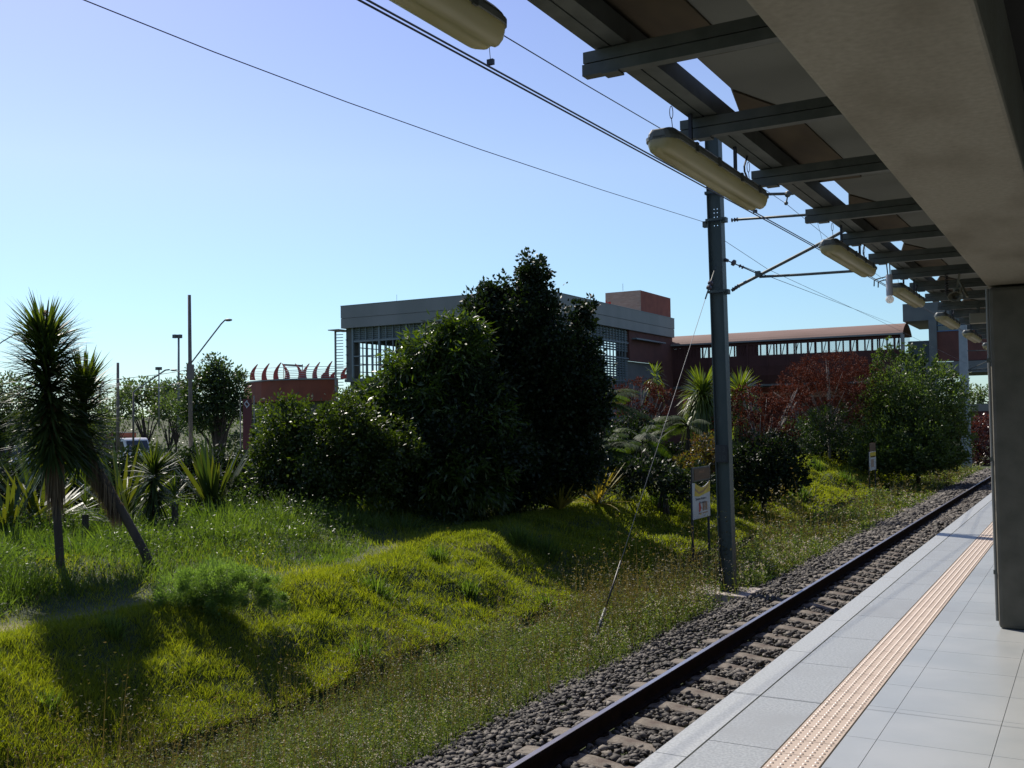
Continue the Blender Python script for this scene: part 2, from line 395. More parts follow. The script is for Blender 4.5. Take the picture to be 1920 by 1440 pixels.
SF = (np.arange(len(sv))[:, None, None] * 2 * NS + np.array(pf)[None]).reshape(-1, 4)
st = rawmesh('tactile_studs', SV, SF, M['stud'], parent=tac, origin=(0, 0, 0))
tag(st, kind='stuff')
mb = MB(); xs = [-1.135, -.985, -.465, .055, .575, 1.095, 1.615, 2.135, 2.655, 8]
ysC = [JY - .006 - i * .52 for i in range(20, -1, -1)] + [JY + .006, JY + .08] + [JY + .08 + i * .52 for i in range(1, 126)]
for a, b in zip(xs[:-1], xs[1:]): slabs(mb, a, b, ysC, gap=.0015)
S('platform_tiles', mb, M['tile'])

# ------------------------------------------------------------------ track
def rail(x, name, label):
    prof = [(-.067, 0), (.067, 0), (.067, .012), (.015, .028), (.010, .05), (.010, .115), (.034, .128), (.034, .158), (.026, .166), (-.026, .166), (-.034, .158), (-.034, .128), (-.010, .115), (-.010, .05), (-.015, .028), (-.067, .012)]
    r = thing('rail', label, 'rail', (x, 0, -2.866), 'rails of the track')
    mb = MB(); mb.prism([(x + a, -2.866 + b) for a, b in prof if b < .1655], 'y', -20, 140); mb.build('rail_web', M['rust'], r)
    mb = MB(); mb.prism([(x - .0255, -2.7015), (x - .0255, -2.697), (x + .0255, -2.697), (x + .0255, -2.7015)], 'y', -20, 140); mb.build('rail_head', M['railtop'], r)
RXL, RXR = -4.04, -2.42
rail(RXL, 'rail', 'dark steel rail with shiny worn top on the weedy side of the track')
rail(RXR, 'rail', 'dark steel rail on the near side of the track, tucked below the platform edge')
# one sleeper, then copies
sl0 = thing('sleeper', 'pale brown concrete sleeper lying crosswise in the gravel under the rails', 'sleeper', (-3.23, 7.85, -2.87), 'concrete sleepers of the track')
mb = MB(); rings = []
for x, wd, h in ((-4.50, .10, -.03), (-4.46, .115, -.006), (-4.2, .12, 0), (-3.8, .12, 0), (-3.55, .105, -.03), (-3.23, .10, -.045), (-2.9, .105, -.03), (-2.6, .12, 0), (-2.2, .12, 0), (-1.98, .115, -.006), (-1.95, .10, -.03)):
    z = -2.866 + h; y = 7.85
    rings.append([(x, y - wd - .02, z - .12), (x, y + wd + .02, z - .12), (x, y + wd, z - .012), (x, y + wd - .015, z), (x, y - wd + .015, z), (x, y - wd, z - .012)])
mb.loft(rings).build('sleeper_body', M['sleeper'], sl0)
for rx in (RXL, RXR):
    for sx in (-1, 1):
        mb = MB(); mb.tube([(rx + sx * .06, 7.80, -2.848), (rx + sx * .11, 7.80, -2.842), (rx + sx * .13, 7.85, -2.838), (rx + sx * .11, 7.90, -2.842), (rx + sx * .06, 7.90, -2.848)], .011, 6)
        mb.build('rail_clip', M['rust'], sl0)
for i in list(range(-10, 0)) + list(range(1, 100)):
    if i < 30: c = copy_tree(sl0)
    else:
        c = sl0.copy(); COL.objects.link(c); b = kids(sl0)[0] if kids(sl0)[0].name.startswith('sleeper_body') else [k for k in kids(sl0) if k.name.startswith('sleeper_body')][0]
        q = b.copy(); COL.objects.link(q); q.parent = c
    c.location = (-3.23 + random.uniform(-.02, .02), 7.85 + i * .615 + random.uniform(-.012, .012), -2.87); c.rotation_euler.z = random.uniform(-.012, .012)

def stones(n, x0, x1, y0, y1, smin, smax, dens_pow=0.0):
    """angular stones: deformed octahedra subdivided once (18 verts)"""
    import bmesh
    b = bmesh.new(); bmesh.ops.create_icosphere(b, subdivisions=1, radius=1); bv = np.array([v.co[:] for v in b.verts]); bf = np.array([[v.index for v in f.verts] for f in b.faces]); b.free()
    u = rng.uniform(0, 1, n); Y = y0 * (y1 / y0) ** u if dens_pow else rng.uniform(y0, y1, n)
    X = rng.uniform(x0, x1, n)
    return X, Y, bv, bf
X, Y, bv, bf = stones(62000, -5.45, -1.93, 4.0, 60, .02, .04, 1)
sz = rng.uniform(.013, .04, len(X)) * np.clip((Y / 14) ** .75, 1, 3.2)
keep = ~((np.abs(X - RXL) < .075) | (np.abs(X - RXR) < .075))
fy = np.abs(((Y - 7.85) / .615 + .5) % 1 - .5) * .615
onsl = (fy < .125) & (X > -4.5) & (X < -1.95)
keep &= ~(onsl & (rng.uniform(0, 1, len(X)) > .05))
keep &= ~((X < -5.2) & (rng.uniform(0, 1, len(X)) < .5))
X, Y, sz, fy = X[keep], Y[keep], sz[keep], fy[keep]
gzz = H(X, Y)
sc = rng.uniform(.45, 1.4, (len(X), 1, 3)) * sz[:, None, None] * np.array([1.15, 1.15, .75])
jit = 1 + rng.uniform(-.38, .38, (len(X), len(bv), 1))
A = rng.uniform(0, 2 * np.pi, len(X)); ca, sa = np.cos(A), np.sin(A)
Vv = bv[None] * jit * sc
Vx = Vv[..., 0] * ca[:, None] - Vv[..., 1] * sa[:, None]; Vy = Vv[..., 0] * sa[:, None] + Vv[..., 1] * ca[:, None]
tilt = rng.uniform(-.5, .5, (len(X), 1)); Vz = Vv[..., 2] + Vx * tilt * .5
lay = rng.uniform(0, .045, len(X))
VV = np.stack([Vx + X[:, None], Vy + Y[:, None], Vz + (gzz + .012 + lay)[:, None]], 2).reshape(-1, 3)
FF = (np.arange(len(X))[:, None, None] * len(bv) + bf[None]).reshape(-1, 3)
tag(rawmesh('gravel', VV, FF, M['stone'], attr=np.repeat(rng.uniform(0, 1, len(X)) ** 2, len(bv))), 'loose angular grey ballast stones filling the track bed', 'gravel', kind='stuff')

# ------------------------------------------------------------------ canopy
cbm = thing('concrete_beam', 'long stained raw concrete beam running over the platform columns', 'beam', (-.45, 0, .98))
MB().box(-.685, -4, .98, -.215, 50, 1.62).build('beam_body', M['concrete'], cbm, bevel=.014)
for i, y in enumerate((8.43, 17.6, 26.8, 36.0)):
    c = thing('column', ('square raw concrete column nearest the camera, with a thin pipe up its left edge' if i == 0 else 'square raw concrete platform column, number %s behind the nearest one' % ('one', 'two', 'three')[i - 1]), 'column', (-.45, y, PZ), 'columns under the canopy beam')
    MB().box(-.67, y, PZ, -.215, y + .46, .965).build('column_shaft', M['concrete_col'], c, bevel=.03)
    MB().tube([(-.682, y + .05, PZ + .05), (-.682, y + .05, .96)], .011, 8).build('drain_pipe', M['bpar'], c)
    mb = MB()
    for z in (-1.2, -.35, .4): mb.box(-.697, y + .035, z, -.668, y + .065, z + .03)
    mb.build('pipe_clamp', M['steel'], c)
# steel outriggers: two channels back to back
CY = [.1, 1.1, 2.1, 3.08, 4.01, 5.03, 6.14, 7.10, 8.10] + [9.1 + i for i in range(40)]
cr0 = None
def outrigger(y, label):
    o = thing('outrigger', label, 'steel beam', (-1.475, y, 1.17), 'steel outriggers under the canopy roof')
    for k, z in enumerate((1.17, 1.2125)):
        mb = MB(); L0 = -1.475 + .004 * k
        mb.box(L0, y, z, -.685, y + .0415, z + .003); mb.box(L0, y, z + .003, -.685, y + .003, z + .0385); mb.box(L0, y + .0385, z + .003, -.685, y + .0415, z + .0385)
        mb.box(L0, y + .003, z + .0355, -.685, y + .0385, z + .0385); mb.box(L0, y + .003, z + .003, L0 + .003, y + .0385, z + .0355)
        mb.build('channel', M['steel'], o)
    MB().box(-1.40, y - .005, 1.163, -1.34, y + .047, 1.1695).build('clamp_plate', M['steel'], o)
    return o
words = ['first', 'second', 'third', 'fourth', 'fifth', 'sixth', 'seventh', 'eighth', 'ninth', 'tenth', 'eleventh', 'twelfth', 'thirteenth', 'fourteenth', 'fifteenth', 'sixteenth']
cr0 = outrigger(CY[0], 'grey double steel channel carrying the canopy sheets, behind the photographer')
vis = CY.index(3.08)
for i, y in enumerate(CY[1:], 1):
    c = copy_tree(cr0); c.location.y = y
    j = i - vis
    if 0 <= j < len(words): c['label'] = 'grey double steel channel under the canopy, %s from the top of the picture' % words[j]
    elif j >= len(words): c['label'] = 'distant grey double steel channel under the far end of the canopy'
pu = thing('purlin', 'long grey steel edge purlin the strip lamps hang from', 'steel beam', (-1.37, 0, 1.256))
for a, b in ((-1.43, -1.374), (-1.366, -1.31)):
    mb = MB(); mb.box(a, -4, 1.256, b, 50, 1.26); mb.box(a, -4, 1.26, a + .004, 50, 1.33); mb.box(b - .004, -4, 1.26, b, 50, 1.33); mb.build('channel', M['steel'], pu)
MB().box(-1.385, -4, 1.262, -1.355, 50, 1.30).build('web', M['steel'], pu)
# fibre cement sheets with cut corners
sy = [-.97, 1.33, 3.64, 5.95, 8.02, 10.2, 12.4, 14.6, 16.8, 19.0, 21.2, 23.4, 25.6, 27.8, 30, 32.2, 34.4, 36.6, 38.8, 41]
for i, (a, b) in enumerate(zip(sy[:-1], sy[1:])):
    o = thing('roof_sheet', 'grey canopy roof sheet with a brown stained edge, %s' % (('just above the nearest strip lamp', 'beside the second strip lamp', 'beside the third strip lamp', 'beside the fourth strip lamp')[i - 1] if 1 <= i <= 4 else 'further along the platform' if i else 'behind the photographer'), 'roof sheet', (-1.2, a, 1.36), 'canopy roof sheets')
    nb = .40
    poly = [(-1.26, a), (-.15, a), (-.15, b - .004), (-1.44, b - .004), (-1.44, a + nb + .42), (-1.34, a + nb + .4), (-1.26, a + nb)]
    MB().prism(poly, 'z', 1.362, 1.37).build('sheet', M['sheet'], o)
    MB().prism([(-1.335, a + nb + .40), (-1.255, a + nb + .02), (-1.12, a + nb + .45), (-1.10, b - .03), (-1.435, b - .03), (-1.435, a + nb + .43)], 'z', 1.352, 1.3615).build('stained_edge', M['sheetbrown'], o)
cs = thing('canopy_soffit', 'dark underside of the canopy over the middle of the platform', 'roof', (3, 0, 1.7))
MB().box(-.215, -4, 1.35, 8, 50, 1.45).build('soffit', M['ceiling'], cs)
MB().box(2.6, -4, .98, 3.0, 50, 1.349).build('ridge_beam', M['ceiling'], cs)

# ------------------------------------------------------------------ strip lamps
def strip_lamp(label):
    X0, Y0, Z0, Ln = -1.425, 3.65, 1.09, 1.32
    o = thing('strip_lamp', label, 'strip lamp', (X0, Y0, Z0), 'strip lamps hung along the platform edge')
    def rings(prof, k=7, r=.065):
        out = []
        for e, ys in ((0, [0, .08, .25, .5, .75, 1]), (1, [1, .75, .5, .25, .08, 0])):
            for t in ys:
                s = math.sqrt(max(0, 1 - (1 - t) ** 2)) * .62 + .38 if t < 1 else 1.0
                y = (Y0 + r * t) if e == 0 else (Y0 + Ln - r * t)
                hh = .55 + .45 * s
                out.append([(X0 + a * s, y, Z0 + b * hh) for a, b in prof])
        return out
    lens = [(-.066, 0), (-.064, -.02), (-.056, -.042), (-.040, -.056), (-.022, -.060), (-.008, -.055), (0, -.053), (.008, -.055), (.022, -.060), (.040, -.056), (.056, -.042), (.064, -.02), (.066, 0)]
    MB().loft(rings(lens)).build('diffuser', M['lens'], o, smooth=True)
    MB().loft(rings([(-.067, .0015), (.067, .0015), (.062, .024), (.045, .042), (-.045, .042), (-.062, .024)])).build('housing', M['housing'], o, smooth=False)
    MB().loft(rings([(-.072, -.007), (.072, -.007), (.073, .009), (-.073, .009)])).build('gasket_rim', M['housing'], o)
    for s in (-1, 1):
        for y in (.22, .5, .82, 1.1): MB().box(X0 + s * .074 - .004, Y0 + y, Z0 - .016, X0 + s * .074 + .004, Y0 + y + .022, Z0 + .022).build('clip', M['steel'], o)
    for y in (.16, 1.2):
        mb = MB(); mb.tube([(X0, Y0 + y, Z0 + .04), (X0 - .004, Y0 + y - .01, 1.205)], .0016, 6)
        p = [(X0 - .004 + .005 * math.sin(t) , Y0 + y - .01 + .005 * math.sin(t), 1.226 - .026 * math.cos(t)) for t in np.linspace(0, 2 * math.pi, 13)]
        mb.tube(p, .0016, 6, cap=False); mb.build('hook', M['wire'], o)
    for y in (.30, .90): MB().box(X0 + .012, Y0 + y, Z0 + .04, X0 + .026, Y0 + y + .014, 1.256).build('drop_rod', M['wire'], o)
    MB().tube([(X0 + .02, Y0 + 1.12, Z0 + .04), (X0 + .01, Y0 + 1.08, Z0 + .09), (X0 + .015, Y0 + 1.06, 1.20), (X0 + .02, Y0 + 1.10, 1.26)], .005, 6).build('cable', M['wire'], o)
    return o
LY = [1.08, 3.65, 6.52, 9.02, 11.9, 14.6, 17.4, 20.1, 22.8, 25.5]
lw = ['nearest yellowed strip lamp, cut off by the top edge of the picture', 'large yellowed strip lamp hanging in front of the top of the steel mast', 'third yellowed strip lamp, crossed by the mast bracket tube', 'fourth yellowed strip lamp, just right of the hanging bulb', 'fifth yellowed strip lamp, in front of the grey concourse', 'sixth yellowed strip lamp, small, in front of the dark red wall', 'seventh strip lamp, tiny, half hidden by the concrete column']
l0 = strip_lamp(lw[0])
for i, y in enumerate(LY):
    c = l0 if i == 0 else copy_tree(l0); c.location.y = y
    c['label'] = lw[i] if i < len(lw) else 'distant strip lamp hidden behind the concrete column'
# bare bulb lamp, loudspeaker, junction box
p = at(1667, 515, 9.0 * .867 + 1.45 * .5 - .35)
bl = thing('hanging_bulb', 'compact grey tube bulb with a round white tip hanging from the purlin', 'light bulb', (p[0], p[1], p[2]))
mb = MB(); mb.tube([(p[0], p[1], p[2]), (p[0], p[1], p[2] - .17)], .026, 14); mb.build('bulb_body', M['bulbbody'], bl, smooth=False)
MB().ball((p[0], p[1], p[2] - .20), .033, n=16, m=10).build('bulb_tip', M['bulb'], bl, smooth=True)
mb = MB(); mb.tube([(p[0] - .01, p[1], p[2]), (p[0] - .02, p[1], p[2] + .12)], .005, 6); mb.tube([(p[0] + .008, p[1], p[2]), (p[0] + .006, p[1], p[2] + .12)], .005, 6)
mb.tube([(p[0] - .026, p[1], p[2] - .015), (p[0] - .10, p[1], p[2] - .03), (p[0] - .115, p[1], p[2] - .035), (p[0] - .118, p[1], p[2] - .085)], .005, 6)
mb.tube([(p[0] - .026, p[1] + .02, p[2] - .035), (p[0] - .075, p[1] + .02, p[2] - .045), (p[0] - .088, p[1] + .02, p[2] - .05), (p[0] - .09, p[1] + .02, p[2] - .095)], .005, 6)
mb.build('cable', M['wire'], bl)
q = at(1790, 546, 8.3)
ls = thing('loudspeaker', 'cream horn loudspeaker on a bracket under the canopy beside the column head', 'loudspeaker', tuple(q))
def V3(*a): return tuple(a)
mb = MB(); rr = []
for t, r in ((0, .014), (.05, .016), (.09, .026), (.12, .045), (.125, .05)): rr.append([(q[0] + .01 + r * 1.2 * math.cos(a), q[1] + .06 - t, q[2] + .01 - t * .5 + r * .85 * math.sin(a)) for a in np.linspace(0, 2 * math.pi, 14, endpoint=False)])
rr.append([(q[0] + .01, q[1] + .02, q[2]) for a in range(14)])
mb.loft(rr); mb.build('horn', M['spk'], ls, smooth=True)
MB().box(q[0] - .02, q[1] + .06, q[2] - .02, q[0] + .045, q[1] + .12, q[2] + .04).build('driver', M['spk'], ls, bevel=.006)
MB().bar((q[0] + .01, q[1] + .1, q[2] + .04), (q[0] + .03, q[1] + .1, 1.17), .028, .016).bar((q[0] + .085, q[1] + .08, q[2] - .045), (q[0] + .03, q[1] + .1, q[2] + .09), .034, .012).build('bracket', M['spk'], ls)
mb = MB(); pts = [(q[0] - .07 + .012 * math.cos(t * 2.2), q[1] + .1 + .012 * math.sin(t * 2.2), q[2] - .02 + t * .007) for t in np.linspace(0, 26, 90)]
mb.tube(pts + [(q[0] - .06, q[1] + .1, 1.17)], .005, 5); mb.tube([(q[0] - .06, q[1] + .1, q[2] - .02), (q[0] - .04, q[1] + .1, q[2] - .045), (q[0] - .01, q[1] + .1, q[2])], .006, 6); mb.build('coiled_cable', M['black'], ls)
q = at(1834, 596, 10.6)
jb = thing('junction_box', 'small cream junction box fixed under the canopy beside the column', 'box', tuple(q))
MB().box(q[0] - .085, q[1], q[2] - .055, q[0] + .085, q[1] + .1, q[2] + .055).build('box_body', M['spk'], jb, bevel=.008)
MB().box(q[0] - .015, q[1] + .03, q[2] + .055, q[0] + .015, q[1] + .06, 1.17).build('hanger', M['steel'], jb)

# ------------------------------------------------------------------ catenary masts and wires
MY = 16.6
def mast_axis(py):  # the near mast leans a little
    px = np.interp(py, [265, 413, 547, 1110], [1336, 1343, 1350.5, 1366]); return ony(px, py, MY)
a, b = mast_axis(1110), mast_axis(225)
ms = thing('catenary_mast', 'tall dark steel mast between track and bank, with tube brackets and a number plate', 'mast', (a[0], MY, -3.1))
def mx(z): return a[0] + (b[0] - a[0]) * (z - a[2]) / (b[2] - a[2])
zt_, zb_ = b[2], -3.0
for s in (-1, 1):
    mb = MB(); x0, x1 = mx(zb_) + s * .113, mx(zt_) + s * .113
    mb.bar((x0, MY, zb_), (x1, MY, zt_), .012, .20, up=(0, 1, 0)); mb.build('flange', M['mast'], ms)
hz = [ony(1343, y, MY)[2] for y in (392, 399, 407, 415, 423)]
mb = MB(); lo_, hi_ = min(hz) - .04, max(hz) + .04
mb.bar((mx(zb_), MY, zb_), (mx(lo_), MY, lo_), .214, .010, up=(0, 1, 0)); mb.bar((mx(hi_), MY, hi_), (mx(zt_), MY, zt_), .214, .010, up=(0, 1, 0))
xm = mx((lo_ + hi_) / 2); cuts = sorted(hz); r_ = .008
for x0, x1 in ((-.107, -.028 - r_), (-.028 + r_, .028 - r_), (.028 + r_, .107)): mb.box(xm + x0, MY - .005, lo_, xm + x1, MY + .005, hi_)
prev = lo_
for c in cuts + [hi_ + r_]:
    for hx in (-.028, .028): mb.box(xm + hx - r_, MY - .005, prev, xm + hx + r_, MY + .005, c - r_)
    prev = c + r_
mb.build('web', M['mast'], ms)
for i, py in enumerate((362, 413, 547)):
    z = mast_axis(py)[2]; x = mx(z)
    mb = MB(); mb.box(x - .15, MY - .115, z - .02, x + .15, MY - .103, z + .02).box(x - .15, MY + .103, z - .02, x + .15, MY + .115, z + .02).box(x + .12, MY - .06, z - .05, x + .19, MY + .06, z + .03).box(x - .17, MY - .05, z - .015, x - .12, MY + .05, z + .015)
    mb.build('clamp', M['mast'], ms)
def tubepart(name, pts, r, m, parent, n=8): return MB().tube(pts, r, n).build(name, m, parent, smooth=True)
def insul(parent, p0, p1, r=.035, k=3, name='insulator'):
    p0 = Vector(p0); p1 = Vector(p1); pts = []; rs = []
    for i in range(k):
        for t, q in ((0, .35), (.15, 1), (.45, 1), (.6, .35)): pts.append(p0.lerp(p1, (i + t) / k)); rs.append(r * q)
    return MB().tube(pts, rs, 10).build(name, M['ins'], parent)
P = lambda px, py, dy=0: tuple(ony(px, py, MY + dy))
tubepart('top_tube', [P(1376, 412), P(1510, 403), P(1640, 395)], .022, M['steel'], ms); insul(ms, P(1371, 413), P(1386, 411))
tubepart('bracket_tube', [P(1372, 545), P(1385, 536), P(1560, 445), P(1625, 409)], .027, M['steel'], ms); insul(ms, P(1374, 543), P(1388, 534))
tubepart('steady_tube', [P(1424, 519), P(1500, 515), P(1635, 506)], .022, M['steel'], ms)
MB().box(*(np.array(P(1421, 514)) - [.04, .03, .05]), *(np.array(P(1421, 514)) + [.04, .03, .05])).build('joint_clamp', M['steel'], ms)
tubepart('upper_arm', [P(1350, 366), P(1488, 363)], .024, M['steel'], ms)
MB().ball(P(1477, 364), .055, n=8, m=6).tube([P(1477, 366), P(1474, 382)], .012, 6).ball(P(1474, 381), .035, n=8, m=5).build('wire_clamp', M['steel'], ms)
MB().box(*(np.array(P(1322, 420)) - [.03, .05, .06]), *(np.array(P(1322, 420)) + [.03, .05, .04])).tube([P(1322, 418), P(1338, 410)], .012, 6).build('wire_clamp', M['steel'], ms)
zc = mast_axis(850)[2]; xq = mx(zc)
MB().box(xq - .105, MY - .13, zc - .145, xq + .105, MY - .125, zc + .145).build('number_plate', M['black'], ms)
tm = mat('plate_digits', (.045, .05, .045), .6)
text('digits', '13', .13, (xq + .01, MY - .132, zc + .065), (1, 0, 0), (0, 0, 1), tm, ms); text('digits', '10', .13, (xq + .01, MY - .132, zc - .075), (1, 0, 0), (0, 0, 1), tm, ms)
ft = thing('footing', 'flat pale concrete footing slab at the foot of the near steel mast', 'footing', (mx(-2.9), MY, -2.95))
xf = mx(-2.9); MB().loft([[(xf - .62, MY - .42, -3.15), (xf + .45, MY - .42, -3.15), (xf + .45, MY + .55, -3.15), (xf - .62, MY + .55, -3.15)], [(xf - .60, MY - .40, -2.885), (xf + .43, MY - .40, -2.885), (xf + .43, MY + .53, -2.885), (xf - .60, MY + .53, -2.885)]]).build('slab', M['concpad'], ft, bevel=.015)
# far mast
fb = onz(1813, 876, -2.95); ftop = ony(1805, 610, fb[1])
m2 = thing('catenary_mast', 'pale grey concrete mast at the far end of the track, with a small black plate', 'mast', (fb[0], fb[1], -3.1))
mb = MB(); mb.loft([[(c[0] + sx * w_, fb[1] + sy * w_, c[2]) for sx, sy in ((-1, -1), (1, -1), (1, 1), (-1, 1))] for c, w_ in (((fb[0], 0, -3.1), .26), (tuple(ftop), .20))]); mb.build('shaft', M['masto'], m2)
pz = ony(1809, 800, fb[1]); MB().box(pz[0] - .2, fb[1] - .29, pz[2] - .28, pz[0] + .2, fb[1] - .262, pz[2] + .22).build('number_plate', M['black'], m2)
mb = MB(); q0 = ony(1812, 695, fb[1])
for e in ((1850, 678), (1852, 690), (1852, 693)): mb.tube([tuple(q0), tuple(ony(*e, fb[1]))], .03, 6)
mb.tube([tuple(ony(1810, 658, fb[1])), tuple(ony(1852, 657, fb[1]))], .03, 6)
mb.build('bracket', M['steel'], m2)

def wire(name, label, pts, r, cat='wire', parent=None):
    o = thing(name, label, cat, tuple(pts[0])); tubepart('strand', pts, r, M['wire'], o, n=5); return o
zc_ = lambda Y: float(np.interp(Y, [-10, 4, 8, 12, 20, 75], [2.12, 2.18, 2.235, 2.285, 2.37, 2.6]))
cw = thing('contact_wire', 'pair of thick overhead contact wires running above the track', 'overhead wire', (-3.2, 0, 2.2))
for s in (-1, 1): tubepart('strand', [(-3.2 + s * .018, y, zc_(y)) for y in (-10, -2, 4, 6, 8, 10, 12, 16, 20, 30, 45, 75)], .0062, M['wire'], cw, 6)
mpts = [onx(800, -22, -3.2), onx(950, 70, -3.2), onx(1100, 160, -3.22), onx(1225, 233, -3.3), onx(1340, 300, -3.5), onx(1420, 346, -3.8), ony(1474, 382, MY), onx(1560, 452, -4.2), onx(1700, 556, -4.1)]
mw = thing('messenger_wire', 'thinner carrier wire above the contact wires, held by droppers', 'overhead wire', tuple(mpts[0]))
tubepart('strand', [mpts[0] + (mpts[0] - mpts[1]) * 3] + mpts, .0042, M['wire'], mw, 5)
for k, (px, py, tp) in enumerate(((920, 118, (914, 48)), (1416, 397, (1414, 343)), (1546, 466, (1533, 418)))):
    q = onx(px, py, -3.2); t = onx(*tp, -3.2)
    d = thing('dropper', ('short dropper clip on the contact wire below the nearest strip lamp', 'dropper clip on the contact wire just below the second strip lamp', 'dropper on the contact wire beside the third strip lamp')[k], 'wire clip', tuple(q), 'droppers of the overhead line')
    MB().box(q[0] - .022, q[1] - .012, q[2] - .012, q[0] + .022, q[1] + .012, q[2] + .022).build('clip', M['wire'], d); tubepart('strand', [q, t], .0022, M['wire'], d, 5)
fpts = [onx(x, y, -5.6) for x, y in ((160, 1), (400, 97), (650, 191.2), (900, 280), (1130, 356.6))] + [np.array(P(1322, 417)), onx(1352, 447, -5.6), onx(1440, 505, -5.6), onx(1640, 597, -5.6), onx(1850, 700, -5.7)]
wire('feeder_wire', 'thin wire sweeping from the upper left sky to the left side of the mast', [fpts[0] * 2 - fpts[1]] + fpts, .0045)
cd = thing('stay_wire', 'stay wire with an insulator chain from the mast to the grey concourse', 'wire', P(1360, 487))
e0, e1 = Vector(P(1360, 487)), Vector(tuple(ony(1690, 613, 74.5)))
tubepart('strand', [e0.lerp(e1, .02), e1], .006, M['wire'], cd, 5); insul(cd, e0, e0.lerp(e1, .004), .03, 2); insul(cd, P(1372, 491), P(1384, 497), .055, 1); insul(cd, P(1386, 498), P(1396, 503), .03, 2); tubepart('link', [e0, P(1425, 515)], .01, M['steel'], cd, 5)
g0, g1 = Vector(P(1343, 497, -.05)), Vector(tuple(onz(1105, 1235, -3.05)))
M['guy'] = mat('guy_steel', (.14, .14, .14), .6)
gw = thing('guy_wire', 'slanting steel guy wire anchored in the weeds at the edge of the gravel', 'guy wire', tuple(g1))
tubepart('strand', [g0, g1], .0048, M['guy'], gw, 6); insul(gw, g0.lerp(g1, .055), g0.lerp(g1, .085), .045, 2); tubepart('rod', [g0.lerp(g1, .015), g0.lerp(g1, .11)], .014, M['steel'], gw, 6)
tubepart('anchor_rod', [g0.lerp(g1, .80), g0.lerp(g1, .90)], .013, M['black'], gw, 6); tubepart('turnbuckle', [g0.lerp(g1, .90), g0.lerp(g1, .935), g0.lerp(g1, .97), g1], [.02, .032, .03, .024], M['steel'], gw, 8)
MB().box(g1[0] - .08, g1[1] - .08, -3.15, g1[0] + .08, g1[1] + .08, -3.02).build('anchor_block', M['concpad'], gw)

# ------------------------------------------------------------------ track side notice boards
def board(X, pbl, h_px_top, Wd, label, full):
    bl = onx(*pbl, X); y0 = bl[1]; z0 = bl[2]; tl = onx(*h_px_top, X); z1 = tl[2]; y1 = y0 + Wd; h = z1 - z0
    o = thing('notice_board', label, 'sign', (X, y0, -3.0), 'notice boards beside the track')
    for y in (y0 + .03, y1 - .03): MB().box(X - .05, y - .02, -3.1, X - .01, y + .02, z1 + .02 if full else z1).build('post', M['black'], o)
    mb = MB(); n = 14; prof = [(y0 + (y1 - y0) * i / n, z1 - (.11 * math.sin(math.pi * np.clip((i / n - .12) / .88, 0, 1)) if full else 0) * h / .74) for i in range(n + 1)]
    mb.prism([(y0, z0)] + [(y1, z0)] + list(reversed(prof)), 'x', X - .01, X).build('white_panel', M['white'], o)
    if full:
        yel = [(y, z) for y, z in prof if y > y0 + .08]; lowr = [(y1, z1 - .22)] + [(y0 + .6, z1 - .26), (y0 + .35, z1 - .285), (y0 + .09, z1 - .26)]
        MB().prism(list(reversed([(y, z - .004) for y, z in yel])) + list(reversed(lowr)), 'x', X + .001, X + .004).build('yellow_band', M['yellow'], o)
        dk = [(y0 + .12, z1 - .10), (y0 + .35, z1 - .20), (y0 + .62, z1 - .17), (y1 - .1, z1 - .07), (y1 - .1, z1 - .10), (y0 + .62, z1 - .21), (y0 + .35, z1 - .235), (y0 + .12, z1 - .15)]
        MB().prism(dk, 'x', X + .005, X + .007).build('brown_sweep', M['brownp'], o)
        tx = mat('print_grey', (.08, .08, .1), .7)
        text('lettering', 'Somente ultrapasse a', .072, (X + .004, y0 + .47, z1 - .33), (0, 1, 0), (0, 0, 1), tx, o); text('lettering', 'faixa amarela', .07, (X + .004, y0 + .55, z1 - .41), (0, 1, 0), (0, 0, 1), tx, o)
        MB().prism([(y0 + .34, z0 + .12), (y0 + .42, z0 + .14), (y0 + .47, z0 + .21), (y0 + .40, z0 + .31), (y0 + .34, z0 + .31)], 'x', X + .001, X + .004).build('red_figure', M['redp'], o)
        mb = MB()
        for k in range(2):
            for c in range(3): mb.box(X + .001, y0 + .56 + k * .16 + c * .045, z0 + .14, X + .004, y0 + .585 + k * .16 + c * .045, z0 + .31)
            mb.box(X + .001, y0 + .555 + k * .16, z0 + .20, X + .0035, y0 + .68 + k * .16, z0 + .225)
        mb.box(X + .001, y0 + .33, z0 + .085, X + .004, y0 + .47, z0 + .105).box(X + .001, y0 + .55, z0 + .085, X + .004, y0 + .86, z0 + .105); mb.build('brown_figures', M['brownp'], o)
        zt = z1 + .30
        MB().box(X - .02, y0 - .03, z1 + .02, X + .006, y1 + .03, zt).build('header_frame', M['black'], o)
        MB().box(X + .006, y0 + .09, z1 + .05, X + .012, y1 - .02, zt - .03).build('header_board', M['wood'], o)
        text('lettering', 'OPERADOR', .06, (X + .013, y0 + .5, z1 + .2), (0, 1, 0), (0, 0, 1), M['brownp'], o)
    else:
        MB().box(X + .001, y0 + .1, z1 - .28 * h, X + .004, y1 - .02, z1 - .02).build('yellow_band', M['yellow'], o)
        mb = MB()
        for c in range(5): mb.box(X + .001, y0 + .25 + c * .12, z0 + .12, X + .004, y0 + .31 + c * .12, z0 + .42)
        mb.box(X + .001, y0 + .2, z0 + .48, X + .004, y1 - .15, z0 + .53).build('print', M['brownp'], o)
        MB().box(X - .01, y0 + .1, z1 + .01, X + .004, y1 - .02, z1 + .32).build('header_board', M['wood'], o)
    return o
board(-6.9, (1300, 975), (1299, 906), 1.02, 'white notice board with a yellow band and brown header, half hidden by the steel mast', True)
board(-7.25, (1631, 883), (1629, 848), 1.25, 'small faraway white notice board on two black posts in the grass before the far mast', False)

